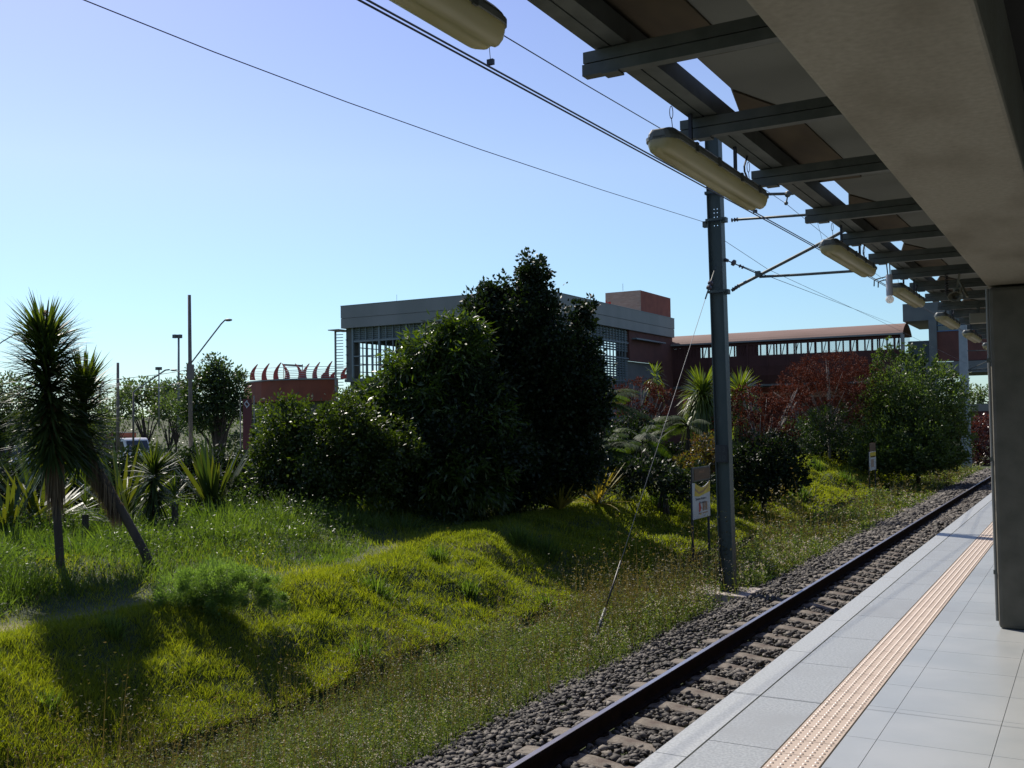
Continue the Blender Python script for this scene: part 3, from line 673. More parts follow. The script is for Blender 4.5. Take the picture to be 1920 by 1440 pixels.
# ------------------------------------------------------------------ station building
def mullions(mb, axis_, fixed, a, b, z0, z1, st, wd=.06, dp=.08):
    for t in np.arange(a, b + .01, st):
        if axis_ == 'x': mb.box(t - wd / 2, fixed - dp / 2, z0, t + wd / 2, fixed + dp / 2, z1)
        else: mb.box(fixed - dp / 2, t - wd / 2, z0, fixed + dp / 2, t + wd / 2, z1)
def transom(mb, axis_, fixed, a, b, z, h=.07, dp=.1):
    if axis_ == 'x': mb.box(a, fixed - dp / 2, z, b, fixed + dp / 2, z + h)
    else: mb.box(fixed - dp / 2, a, z, fixed + dp / 2, b, z + h)
BX0, BX1, BY0, BY1 = -43.4, -28.6, 53.2, 75.0
sb = thing('station_building', 'large grey panelled station hall with steel louvred glazing, behind the dark tree', 'building', (-36, 60, -3))
mb = MB(); mb.box(BX0 - .05, BY0 - .35, 7.05, BX1 + .3, BY0 - .1, 7.86).box(BX1 + .05, BY0 - .1, 7.05, BX1 + .3, BY1, 7.86).box(BX0 - .05, BY0 - .33, 6.38, BX1 + .28, BY0 - .1, 7.03).box(BX1 + .05, BY0 - .1, 6.38, BX1 + .28, BY1, 7.03).box(BX0 - .05, BY0 - .1, 6.38, BX0 + .2, BY1, 7.86)
mb.build('parapet', M['bpar'], sb)
MB().box(BX0 - .06, BY0 - .37, 7.86, BX1 + .32, BY0 - .05, 7.90).box(BX1 + .0, BY0 - .05, 7.86, BX1 + .32, BY1, 7.90).build('parapet_coping', M['bsteel'], sb)
MB().box(BX0 + .2, BY0 - .1, 6.4, BX1 + .05, BY1, 6.7).build('roof', M['bcon'], sb)
mb = MB()
for x in (-43.05, -36, -28.9): mb.box(x - .33, BY0 + .12, 3.0, x + .33, BY0 + .7, 6.4)
for y in (60, 66.4): mb.box(BX1 - .7, y - .3, 3, BX1 - .15, y + .3, 6.4)
mb.build('pillars', M['bcon'], sb)
MB().box(BX0, BY0 - .05, 2.8, BX1, BY1, 3.0).build('floor_slab', M['bcon'], sb)
MB().box(BX0 + .2, BY0 + .3, -3.2, BX1 - .1, BY1, 2.8).build('lower_wall', M['bcon'], sb)
k = 0
for xa in np.arange(-42.7, -29.3, 2.2):      # glazed bays of the left facade
    xb = min(xa + 2.2, -29.2); f = MB(); mullions(f, 'x', BY0, xa, xb - .3, 3.0, 6.38, .55, .045); transom(f, 'x', BY0, xa, xb, 5.42, .12); transom(f, 'x', BY0, xa, xb, 4.45); transom(f, 'x', BY0, xa, xb, 3.85, .05); mullions(f, 'x', BY0, xa, xa, 3, 6.38, 1, .14, .14)
    wf = f.build('window_frame', M['bsteel'], sb); g = MB()
    for z in np.arange(5.56, 6.35, .13): g.box(xa + .06, BY0 + .06, z, xb - .02, BY0 + .12, z + .10)
    if k >= 2:
        for z in np.arange(3.05, 5.4, .19): g.box(xa + .06, BY0 + .06, z, xb - .02, BY0 + .09, z + .1)
    g.build('louvres', M['louv'], wf); k += 1
f = MB(); mullions(f, 'y', BX0 + .1, BY0 + .3, BY0 + 5.6, 3.0, 6.38, .5, .05); [transom(f, 'y', BX0 + .1, BY0, BY0 + 5.6, z, .05) for z in (3.5, 4.05, 4.6, 5.15, 5.6)]; wf = f.build('window_frame', M['bsteel'], sb)
MB().box(BX0 + .05, BY0 + .1, 5.5, BX0 + .12, BY0 + 5.6, 6.38).build('louvres', M['louv'], wf)
MB().box(BX0 + .05, BY0 + 5.6, 3, BX0 + .2, BY1, 6.38).build('side_wall', M['bcon'], sb)
MB().box(-40.4, 60.5, 3.0, -28.9, 60.7, 6.4).build('inner_wall', M['bcon'], sb)
for ya in np.arange(BY0 + .4, 66, 2.55):
    yb = ya + 2.55; f = MB(); mullions(f, 'y', BX1 + .05, ya, yb - .3, -1.5, 6.38, .5, .045); [transom(f, 'y', BX1 + .05, ya, yb, z, .08) for z in (5.4, 4.3, 2.7, 1.4, .2)]; wf = f.build('window_frame', M['bsteel'], sb); g = MB()
    for z in np.arange(-1.3, 6.3, .17):
        if not (4.35 < z < 4.75): g.box(BX1 - .02, ya + .05, z, BX1 + .01, yb, z + .11)
    g.build('louvres', M['louv'], wf)
MB().box(BX1 - .1, 66.5, 4.2, BX1 + .1, BY1, 6.4).box(BX1 - .1, 72.8, 2.2, BX1 + .1, BY1, 4.2).build('red_wall', M['brickred'], sb)
MB().box(BX1 - .4, 66.5, -1.5, BX1 - .2, BY1 - 2, 4.2).build('shadowed_entrance', M['bcon'], sb)
MB().box(BX1 + .1, 66.9, 5.75, BX1 + .5, 72.6, 5.85).build('entrance_canopy', M['bsteel'], sb)
tc0 = ony(1135, 548, 68.9)
MB().box(tc0[0], 68.95, 6.7, BX1 + .02, BY1 - .02, 9.5).build('stair_tower', mat('tower_red', (.30, .09, .055), .85, col2=(.24, .07, .045), nscale=1.5, bump=.1), sb)
MB().box(tc0[0] - .002, 68.9, 6.7, BX1 + .022, 68.949, 9.5).build('peeling_face', M['brickpeel'], sb)
MB().prism([(tc0[0], 8.0), (tc0[0] + .9, 8.0), (tc0[0] + .85, 8.45), (tc0[0] + .5, 8.5), (tc0[0] + .4, 8.85), (tc0[0] + .15, 8.75), (tc0[0], 9.0)], 'y', 68.885, 68.899).build('painted_patch', M['redbright'], sb)
MB().box(tc0[0] + .9, 68.88, 7.9, tc0[0] + 1.9, 68.899, 8.15).build('pale_patch', M['bpar'], sb)
mb = MB()
for px, py in ((744, 568), (875, 554)): q = ony(px, py, BY0); mb.tube([q, q + np.array([0, 0, .55])], .012, 4)
q = onx(1168, 545, BX1); mb.tube([q, q + np.array([0, 0, .5])], .015, 4); mb.build('lightning_rods', M['bsteel'], sb)
ls_ = thing('louvre_screen', 'tall slatted steel screen on a slim post at the left corner of the station hall', 'screen', (-44.1, 53.2, -2))
MB().tube([(-44.12, 53.1, -2.5), (-44.12, 53.1, 6.25)], .07, 8).build('post', M['bpar'], ls_); MB().box(-44.35, 52.6, 6.27, -43.46, 54.2, 6.33).build('roof_plate', M['bpar'], ls_)
mb = MB()
for z in np.arange(1.4, 6.2, .2): mb.bar((-44.1, 53.1, z), (-43.46, 53.1, z + .0), .03, .045)
mb.build('slats', M['bsteel'], ls_)
# footbridge corridor
fbg = thing('footbridge', 'long dark red enclosed footbridge with a curved roof and a strip of windows', 'footbridge', (-20, 76, 2.5))
LX, RX_ = -30.3, -11.5
def barrel(y0, pts, x0, x1, th, name, m, parent=None):
    mb = MB(); mb.prism([(y0 + a, z) for a, z in pts] + [(y0 + a + th, z) for a, z in reversed(pts)], 'x', x0, x1); return mb.build(name, m, parent or fbg)
low = [(.30, 2.55), (.0, 3.2), (-.12, 3.9), (-.14, 4.7)]
barrel(75, low, LX, RX_, .06, 'side_panel', M['corr']); barrel(75, [(-.13, 5.48), (-.05, 5.8)], LX, RX_, .06, 'upper_panel', M['corr'])
for x in np.arange(LX + .3, RX_, 1.5):
    barrel(74.97, [(.30, 2.55), (.0, 3.2), (-.14, 3.9), (-.16, 4.7), (-.13, 5.5), (-.05, 5.8)], x - .07, x + .07, .1, 'rib', M['corr'])
mb = MB()
for x in np.arange(LX + .3, RX_, .5): mb.box(x - .05, 74.87, 4.7, x + .05, 74.94, 5.48)
for x in np.arange(LX + .3, RX_, 1.0): mb.bar((x + .1, 74.9, 4.7), (x + .3, 74.9, 5.48), .05)
mb.build('window_bars', M['corr'], fbg)
for xa, xb in ((-30.3, -26.2), (-25.2, -24.4), (-23.4, -21.7)): MB().box(xa, 74.95, 4.7, xb, 75.0, 5.48).build('window_shutter', M['corr'], fbg)
barrel(78.2, [(0, 2.55), (.2, 3.2), (.25, 4.55)], LX, RX_, .06, 'side_panel', M['corr'])
mb = MB()
for z in np.arange(4.5, 5.75, .075): mb.box(LX, 78.4, z, RX_, 78.43, z + .022)
for x in np.arange(LX, RX_, 1.5): mb.box(x, 78.38, 4.5, x + .1, 78.46, 5.75)
mb.build('far_slats', M['bsteel'], fbg)
arc = [(-.35 + 4.1 * t, 5.80 + .82 * math.sin(math.pi * t) ** .8) for t in np.linspace(0, 1, 17)]
mb = MB(); mb.prism([(75 + a, z) for a, z in arc] + [(75 + a, z - .05) for a, z in reversed(arc)], 'x', LX + 1.2, RX_ + .1); mb.build('curved_roof', M['roofpink'], fbg, smooth=False)
MB().box(LX + .1, 74.6, 5.70, RX_ + .1, 74.70, 5.82).build('gutter', M['bpar'], fbg)
barrel(74.85, [(.30, 2.55), (.0, 3.2), (-.12, 3.9), (-.14, 4.7), (-.05, 5.8)], LX - .06, LX + .02, .08, 'end_frame', M['bpar'])
MB().box(RX_ - .05, 74.6, -1.5, RX_ + .18, 74.84, 5.70).build('end_post', M['bpar'], fbg)
MB().box(LX, 75.3, 2.4, RX_, 78.3, 2.55).build('deck', M['bcon'], fbg); MB().box(LX - 3, 79, -3.2, RX_ - .2, 79.2, 2.6).build('lower_wall', M['brickred'], fbg)
MB().box(LX + .5, 78.7, 1.55, RX_ - .2, 78.99, 2.0).build('pale_beam', M['brickpeel'], fbg)
for x in (-27, -19.5): MB().box(x - .3, 76.5, -3.2, x + .3, 77.1, 2.4).build('pier', M['bcon'], fbg)
# concourse over the tracks
cc = thing('concourse', 'grey concrete concourse bridging the tracks, with dark red wall panels', 'building', (-2, 80, -3))
MB().box(-11.45, 75.2, 6.62, 8, 83, 7.85).build('parapet', M['dgrey'], cc)
MB().box(-9.75, 74.9, -3, -9.25, 75.4, 6.62).build('column', M['dgrey'], cc); MB().box(-2.2, 74.9, 2.9, -1.7, 75.4, 6.6).build('column', M['dgrey'], cc)
MB().box(-9.25, 75.15, 3.72, 8, 75.35, 5.80).build('red_panel', M['brickred'], cc)
MB().box(-9.25, 75.3, 5.84, 8, 75.36, 6.62).build('window_strip', M['glass'], cc)
MB().box(-9.25, 75.1, 5.78, 8, 75.14, 5.84).box(-9.25, 75.1, 6.2, 8, 75.14, 6.24).build('window_rail', mat('blue_frame', (.04, .12, .25), .4), cc)
MB().box(-11.2, 75.0, 2.90, 8, 75.6, 3.68).build('edge_beam', M['dgrey'], cc)
MB().box(-11.2, 75.6, 2.95, 8, 83, 3.6).build('deck', M['bcon'], cc)
MB().box(-9.0, 82, 3.3, 8, 82.2, 6.6).build('back_wall', M['bcon'], cc)
MB().box(-11.35, 76.5, -3, -9.9, 76.7, 5.3).build('stair_wall', M['louv'], cc)
# low red building below the footbridge
lr = thing('low_wall', 'low weathered red wall under the footbridge between the palms', 'wall', (-27, 72, -3))
MB().box(-31, 72, -3.2, -24.2, 72.4, 1.75).build('wall_panel', M['brickred'], lr); MB().box(-26.6, 71.95, .6, -24.6, 71.99, 1.5).build('bright_panel', M['redbright'], lr)
MB().box(-25.6, 71.96, -.6, -24.4, 71.99, .45).build('pale_panel', M['brickpeel'], lr)
fw = thing('far_wall', 'pale wall far down the track below the concourse', 'wall', (-9, 100, -3))
MB().box(-16, 100, -3, 4, 100.4, .35).build('wall_panel', M['corr'], fw); MB().box(-16, 99.98, .35, 4, 100.42, 1.0).build('wall_cap', M['bpar'], fw)
# curved red annexe with tusk shaped fins
an = thing('annexe', 'low curved dark red annexe left of the station hall, curved fins along its roof', 'building', tuple(at(550, 760, 70)))
ctrl = [(458, 76), (468, 73.2), (490, 71.4), (520, 70.2), (560, 69.6), (600, 69.6), (634, 69.9)]
top = [at(px, 714 - (px - 458) * .012, d) for px, d in ctrl]; pl = [(p[0], p[1]) for p in top]
zt1 = top[3][2]; ctr = np.mean(np.array(pl), 0); back = [(x + (-.79) * 4, y + .6 * 6) for x, y in reversed(pl)]
MB().prism(pl + back, 'z', at(520, 753, 70)[2], zt1).build('red_wall', mat('annexe_red', (.22, .06, .03), .85, col2=(.17, .045, .025), nscale=1.2, bump=.1), an)
MB().prism([(x * .9985, y * .9985) for x, y in pl] + back, 'z', zt1, zt1 + .09).build('roof_edge', M['bsteel'], an)
pl2 = [(p[0], p[1]) for p in (at(464, 0, 76), at(560, 0, 72), at(634, 0, 72))]; MB().prism(pl2 + [(x - 3, y + 4) for x, y in reversed(pl2)], 'z', -3.2, at(520, 753, 70)[2]).build('ground_floor_wall', M['bcon'], an)
def fin(px, lean, hgt=1.12, dd=70.4):
    b0 = Vector(tuple(at(px, 714, dd))); b0.z = zt1 + .05; r = Vector((RT0[0], RT0[1], 0)); n = Vector((0, 0, 1)); t = Vector((FW[0], FW[1], 0)).normalized(); mb = MB()
    rings = []
    for u in np.linspace(0, 1, 8):
        wd = .17 * (1 - u) ** .75 + .012; off = lean * (.34 * u ** 1.1 - .16 * math.sin(math.pi * u))
        c = b0 + r * off + n * (u * hgt); rings.append([c - r * wd - t * .09, c + r * wd - t * .09, c + r * wd + t * .09, c - r * wd + t * .09])
    mb.loft([[tuple(v) for v in rr] for rr in rings]); return mb.build('roof_fin', mat_fin, an)
mat_fin = mat('fin_red', (.42, .055, .045), .6, col2=(.34, .05, .04), nscale=2)
for px, ln, h in ((474, 1, 1.1), (496, 1, 1.15), (518, 1, 1.2), (538, -1, 1.15), (563, -1, 1.12), (571, 1, 1.1), (591, 1, 1.2), (614, 1, 1.25), (607, 1, .62), (624, 1, .6), (644, 1, .9), (650, 1, .5)): fin(px, ln, h)
mb = MB()
for k in range(7): mb.tube([at(473 if k > 1 else 480, 712 - k * 2.9 - (3 if k == 6 else 0), 71.5), at(540, 711 - k * 3.3 - (3 if k == 6 else 0), 70), at(660, 709 - k * 3.8, 70.5)], .018, 4)
mb.build('railing', mat('grey_rail', (.3, .32, .34), .5), an)
bf0 = thing('billboard_frame', 'thin rectangular billboard frame standing among the roof fins of the red annexe', 'frame', tuple(at(550, 712, 72)))
mb = MB()
for px in (532, 567): mb.tube([at(px, 713, 72), at(px, 683, 72)], .03, 5)
mb.build('post', M['bpar'], bf0); MB().bar(tuple(at(531, 684, 72)), tuple(at(568, 686, 72)), .05, .13).build('top_board', M['bcon'], bf0)
# totem
tt = thing('station_totem', 'narrow dark red station totem with a white double arrow emblem and vertical lettering', 'sign', tuple(at(464, 840, 41)))
c0 = Vector(tuple(at(464, 790, 41))); r = Vector((RT0[0], RT0[1], 0)); t = Vector((-math.sin(TH), math.cos(TH), 0)); zt_t = at(464, 748, 41)[2]
MB().bar(tuple(c0 - Vector((0, 0, 3.0))), (c0.x, c0.y, zt_t), .33, .16, up=tuple(t)).build('red_panel', mat('totem_red', (.085, .008, .009), .5), tt)
for s in (-.28, .27): q = c0 + r * s; MB().tube([(q.x, q.y, c0.z - 3), (q.x, q.y, at(464, 745 if s < 0 else 742, 41)[2])], .025, 6).build('post', M['bpar'], tt)
ec = c0 - t * .09; ec.z = at(464, 758, 41)[2]; mb = MB(); R_ = lambda u, v: tuple(ec + r * u + Vector((0, 0, v)))
for pts in ([(.02, .15), (-.10, .02), (.0, -.11)], [(-.02, -.15), (.10, -.02), (.0, .11)]):
    for p0, p1 in zip(pts[:-1], pts[1:]): mb.bar(R_(*p0), R_(*p1), .035, .012, up=tuple(t))
mw_ = mat('totem_white', (.45, .45, .47), .6); mb.build('emblem', mw_, tt)
pv = c0 - t * .085; text('lettering', 'ESTAÇÃO', .12, (pv.x - .03, pv.y, at(464, 782, 41)[2]), (0, 0, 1), tuple(-r), mw_, tt); text('lettering', 'TREM', .2, (pv.x - .03, pv.y, at(464, 806, 41)[2]), (0, 0, 1), tuple(-r), mw_, tt)

# ------------------------------------------------------------------ street furniture beyond the garden
def tp(p): return tuple(map(float, p))
def pole(name, label, cat, px0, py_top, py_bot, d, r, m, group=None, px1=None):
    p1 = at(px0, py_top, d); p0 = at(px1 or px0, py_bot, d); o = thing(name, label, cat, tp(p0), group)
    MB().tube([p0, p1], [r * 1.15, r * .85], 10).build('pole', m, o, smooth=True); return o
o = pole('street_lamp', 'tall bare concrete pole with a long slanting lamp arm, left of the yellow green tree', 'street lamp', 355, 553, 850, 40, .075, M['polewood'], 'street lamps', px1=358)
MB().tube([at(359, 680, 40), at(388, 642, 40), at(415, 607, 40), at(421, 601, 40)], .028, 6).build('lamp_arm', M['polewood'], o); MB().ball(tp(at(428, 600, 40)), .17, 1.05, .8, .33, 10, 6).build('lamp_head', M['bpar'], o, smooth=True)
mb = MB()
for k in range(3): mb.box(*(at(357, 690 + k * 8, 40) - .1), *(at(357, 688 + k * 8, 40) + .1))
mb.build('pole_bands', M['polewood'], o)
o = pole('street_lamp', 'low curved street lamp arm rising from the trees between the two tall poles', 'street lamp', 250, 735, 850, 52, .05, M['polewood'], 'street lamps')
MB().tube([at(250, 735, 52), at(285, 711, 52), at(310, 694, 52), at(318, 693, 52)], .04, 6).build('lamp_arm', M['bpar'], o); MB().ball(tp(at(326, 694, 52)), .24, 1, .5, .22, 10, 6).build('lamp_head', M['bpar'], o, smooth=True)
o = pole('street_lamp', 'small street lamp with a drooping head beside the right yucca crown', 'street lamp', 150, 742, 850, 50, .05, M['polewood'], 'street lamps')
MB().tube([at(150, 742, 50), at(172, 726, 50), at(184, 718, 50)], .03, 6).build('lamp_arm', M['bpar'], o); MB().ball(tp(at(191, 718, 50)), .15, 1, .7, .45, 10, 6).build('lamp_head', M['bpar'], o, smooth=True)
o = pole('street_lamp', 'thin lamp arm at the left edge of the picture, behind the left yucca crown', 'street lamp', -14, 655, 860, 36, .05, M['polewood'], 'street lamps')
MB().tube([at(-14, 655, 36), at(5, 640, 36), at(24, 629, 36)], .02, 6).build('lamp_arm', M['bpar'], o); MB().ball(tp(at(30, 627, 36)), .12, 1, .7, .4, 8, 5).build('lamp_head', M['bpar'], o)
o = pole('floodlight_mast', 'slim pale mast with two floodlights, just left of the tallest pole', 'light mast', 335, 632, 800, 62, .07, M['bpar'], 'floodlight masts')
for px in (328, 337): c = at(px, 631, 62); MB().box(c[0] - .12, c[1] - .1, c[2] - .1, c[0] + .12, c[1] + .1, c[2] + .12).build('floodlight', M['bcon'], o)
MB().tube([at(326, 633, 62), at(339, 633, 62)], .03, 5).build('crossbar', M['bcon'], o)
o = pole('floodlight_mast', 'short distant floodlight mast above the round tree', 'light mast', 298, 691, 800, 80, .06, M['bpar'], 'floodlight masts')
for px in (295, 300): c = at(px, 691, 80); MB().box(c[0] - .12, c[1] - .1, c[2] - .12, c[0] + .12, c[1] + .1, c[2] + .12).build('floodlight', M['bcon'], o)
o = pole('utility_pole', 'bare dark wooden pole above the small pale tree', 'utility pole', 221, 680, 850, 46, .07, M['polewood'], 'utility poles')
o = pole('utility_pole', 'small grey pole with crossbars next to the drooping lamp', 'utility pole', 187, 722, 850, 62, .08, M['bpar'], 'utility poles')
mb = MB()
for y in (724, 731, 737): mb.tube([at(179, y, 62), at(195, y, 62)], .025, 4)
mb.build('crossbars', M['bcon'], o)
wire('overhead_cable', 'upper thin cable strung between the distant poles on the left', [at(150, 722, 50), at(221, 711, 48), at(300, 702, 44), at(355, 693, 40)], .013)
wire('overhead_cable', 'lower thin cable strung between the distant poles on the left', [at(150, 716, 50), at(205, 722, 48), at(300, 727, 44), at(357, 712, 40)], .011)

# vehicles: built at the origin, nose towards +x
def wheel(parent, x, y, r, w_=.22):
    o = MB().tube([(x, y - w_ / 2, r), (x, y + w_ / 2, r)], r, 18).build('wheel', M['tyre'], parent); MB().tube([(x, y - w_ / 2 - .006, r), (x, y + w_ / 2 + .006, r)], r * .55, 12).build('rim', M['bpar'], o); return o
def place(o, p, yaw): o.location = p; o.rotation_euler.z = yaw
tr = thing('truck', 'white cabbed stake bed truck on the road behind the garden', 'truck', (0, 0, 0))
prof = [(0, .75), (1.9, .75), (1.95, 1.15), (1.85, 1.5), (1.5, 2.35), (1.3, 2.5), (0, 2.5)]
MB().prism([(x, z) for x, z in prof], 'y', -1.05, 1.05).build('cab', mat('truck_white', (.8, .8, .8), .35), tr, bevel=.04)
MB().prism([(1.905, 1.5), (1.575, 2.28), (1.56, 2.28), (1.885, 1.5)], 'y', -.92, .92).build('windscreen', M['glass'], tr)
for s in (-1, 1): MB().prism([(.35, 1.5), (1.62, 1.5), (1.32, 2.25), (.35, 2.25)], 'y', s * 1.055 - .004, s * 1.055 + .004).build('side_window', M['glass'], tr)
MB().box(-5.2, -1.1, .85, -.15, 1.1, 1.0).build('bed', M['woodtruck'], tr)
mb = MB()
for s in (-1, 1):
    for z in (1.05, 1.32, 1.6, 1.88, 2.15): mb.box(-5.2, s * 1.08 - .02, z, -.15, s * 1.08 + .02, z + .17)
    for x in np.arange(-5.15, -.2, .7): mb.box(x, s * 1.12 - .03, .9, x + .08, s * 1.12 + .03, 2.4)
mb.build('stake_sides', M['woodtruck'], tr)
MB().box(-1.3, -1.0, 2.45, -.12, 1.0, 2.95).build('load', M['truckred'], tr); MB().box(-5.0, -.95, 1.9, -1.4, .95, 2.45).box(-1.32, -1.02, 2.9, .0, 1.02, 2.97).build('tarpaulin', M['bpar'], tr)
for x in (.95, -3.4, -4.3):
    for s in (-1, 1): wheel(tr, x, s * .92, .45)
tq = at(236, 850, 82); place(tr, (tq[0], tq[1], 0), math.radians(-8))
tr.location.z = at(250, 821, 82)[2] - 2.5
def car(label, px, py_roof, d, yaw, m):
    o = thing('parked_car', label, 'car', (0, 0, 0), 'cars beyond the fence')
    sec = [(-2.05, .35, .80, .8), (-2.0, .30, .95, .84), (-1.2, .22, 1.0, .86), (0, .2, .98, .87), (1.1, .22, .93, .86), (1.85, .28, .82, .82), (2.05, .36, .68, .72)]
    MB().loft([[(x, -w2, z0), (x, w2, z0), (x, w2 * 1.0, (z0 + z1) / 2 + .1), (x, w2 * .9, z1), (x, -w2 * .9, z1), (x, -w2, (z0 + z1) / 2 + .1)] for x, z0, z1, w2 in sec]).build('body', m, o, smooth=False)
    MB().loft([[(-1.75, -.72, .97), (1.0, -.72, .94), (1.0, .72, .94), (-1.75, .72, .97)], [(-1.15, -.58, 1.42), (.35, -.58, 1.42), (.35, .58, 1.42), (-1.15, .58, 1.42)]]).build('glasshouse', M['glass'], o)
    MB().box(-1.12, -.57, 1.421, .32, .57, 1.45).build('roof', m, o, bevel=.01)
    for x in (-1.25, 1.3):
        for s in (-1, 1): wheel(o, x, s * .75, .31, .2)
    for s in (-1, 1): MB().box(1.98, s * .55 - .14, .58, 2.04, s * .55 + .14, .70).build('headlight', M['bpar'], o)
    q = at(px, py_roof, d); place(o, (q[0], q[1], q[2] - 1.45), yaw)
mwc = mat('car_white', (.75, .76, .78), .25); mbc = mat('car_silver', (.4, .44, .5), .25, metal=.6)
car('white car half hidden behind the sword leaved plants at the left edge', 18, 836, 44, 1.0, mwc)
car('silver car behind the fence between the sword plants and the small yucca', 250, 868, 40, .5, mbc)
car('white car behind the fence just below the tall pole', 352, 862, 40, .5, mwc)
# fence along the garden
fc = thing('metal_fence', 'black metal railing behind the yuccas, between garden and car park', 'fence', tp(at(250, 880, 32)))
fa, fbb = at(-60, 868, 31), at(700, 868, 33); mb = MB(); fd = fbb - fa; L_ = np.linalg.norm(fd[:2]); zt2 = at(300, 850, 32)[2]
for i in range(int(L_ / .16)):
    q = fa + fd * (i * .16 / L_); mb.box(q[0] - .01, q[1] - .01, -3.1, q[0] + .01, q[1] + .01, zt2)
mb.build('bars', M['black'], fc)
MB().bar((fa[0], fa[1], zt2 - .12), (fbb[0], fbb[1], zt2 - .12), .03).bar((fa[0], fa[1], zt2 - 1.2), (fbb[0], fbb[1], zt2 - 1.2), .03).build('rails', M['black'], fc)

# ================================================================== vegetation
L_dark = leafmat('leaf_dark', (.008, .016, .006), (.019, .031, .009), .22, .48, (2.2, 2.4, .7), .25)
L_mango = leafmat('leaf_mango', (.015, .032, .007), (.062, .096, .013), .38, .38, (2.3, 2.3, .6), .5)
L_bush = leafmat('leaf_bush', (.015, .030, .007), (.056, .082, .012), .36, .42, (2.3, 2.3, .6), .38)
L_green = leafmat('leaf_green', (.018, .035, .011), (.05, .078, .018), .42, .45)
L_far = leafmat('leaf_far', (.035, .058, .024), (.075, .105, .038), .42, .5)
L_red = leafmat('leaf_red', (.045, .014, .009), (.105, .030, .018), .2, .75, (1.6, 1.2, .7), .12)
L_darkred = leafmat('leaf_dark_red', (.03, .012, .012), (.10, .03, .02), .3, .3, (1.8, 1.3, .9), .6)
L_yucca = leafmat('leaf_yucca', (.018, .038, .013), (.058, .08, .018), .36, .5, (2.4, 2.3, .5), .35)
L_agave = leafmat('leaf_agave', (.02, .045, .016), (.07, .09, .02), .30, .45, (2.3, 2.0, .5), .4)
L_stripe = leafmat('leaf_striped', (.06, .08, .02), (.36, .30, .07), .25, .35, (1.9, 1.6, .4), .6)
L_palm = leafmat('leaf_palm', (.018, .038, .011), (.045, .07, .016), .4, .6, (2.3, 2.3, .6), .25)
G_turf = leafmat('turf', (.062, .098, .013), (.19, .215, .026), .5, .6, (2.3, 2.2, .45), .3)
G_tall = leafmat('tall_grass', (.03, .062, .014), (.105, .15, .035), .48, .5, (2.1, 2.2, .6), .35)
G_weed = leafmat('weed', (.045, .085, .022), (.14, .165, .05), .42, .6, (1.8, 1.8, .7), .3)
G_dry = leafmat('dry_grass', (.11, .08, .035), (.20, .15, .06), .4, .7, (1.6, 1.4, .7), .2)
G_seed = mat('seed_head', (.62, .57, .46), .8, col2=(.40, .3, .22), attr='v', trans=(1.2, 1.2, 1.1), tfac=.35)

def crown(blobs, dens, Ll, Lw, clump=.27, inner=.25, droop=.0, up=0.0, spread=1.0, nmul=1.0, outl=1.2):
    """blobs: (centre, rx, ry, rz). Leaves gather in clumps round the surface of each blob, with a looser inner fill."""
    Ps, Ds, As = [], [], []
    for c, rx, ry, rz in blobs:
        c = np.asarray(c, float); R = np.array([rx, ry, rz]); area = 4 * np.pi * ((rx * ry) ** 1.6 / 3 + (rx * rz) ** 1.6 / 3 + (ry * rz) ** 1.6 / 3) ** (1 / 1.6)
        n = int(area * dens * nmul); nc = max(6, int(area * 3.2 / max(.25, clump * 2.2 * min(rx, rz)) ** 1.2))
        cd_ = rdir(nc); cr = rng.uniform(.70, outl, (nc, 1)); cc_ = c + cd_ * R * cr; cs = clump * min(rx, ry, rz) * rng.uniform(.45, 1.3, nc)
        k = rng.integers(0, nc, n); off = rng.normal(0, 1, (n, 3)); off *= (cs[k] * .62)[:, None]
        P = cc_[k] + off; D = nrm(cd_[k] * .8 + rdir(n) * .9 * spread + off / np.maximum(cs[k][:, None], .01) * .4 + np.array([0, 0, up - droop]))
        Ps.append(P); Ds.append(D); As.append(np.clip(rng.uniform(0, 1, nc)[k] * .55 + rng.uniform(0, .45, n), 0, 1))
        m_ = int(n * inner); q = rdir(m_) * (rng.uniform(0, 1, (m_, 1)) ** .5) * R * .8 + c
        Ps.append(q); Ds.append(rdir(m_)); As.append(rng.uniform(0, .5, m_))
    P = np.concatenate(Ps); D = np.concatenate(Ds); A = np.concatenate(As); n = len(P)
    V, F = leaves(P, D, Ll * rng.uniform(.65, 1.25, n), Lw * rng.uniform(.75, 1.2, n))
    return V, F, np.repeat(A, 4)
def px_blob(px, py, r, d, ry=None, dz=None):
    """a clump of foliage seen at a place, given its own distance, real radius and depth"""
    s = d / F_; c = at(px, py, d); R = r * s; return (c, R, (dz if dz else R * .9), (ry if ry else r) * s)
def limbs(mb, base, tips, r0, split=.4):
    base = Vector(tuple(map(float, base)))
    for i, t in enumerate(tips):
        t = Vector(tuple(map(float, t))); mid = base.lerp(t, split) + Vector((random.uniform(-.1, .1), random.uniform(-.1, .1), (t.z - base.z) * .12))
        mb.tube([base, base.lerp(mid, .5) + Vector((random.uniform(-.05, .05), random.uniform(-.05, .05), 0)), mid, mid.lerp(t, .55), t], [r0, r0 * .8, r0 * .6, r0 * .35, r0 * .12], 7)
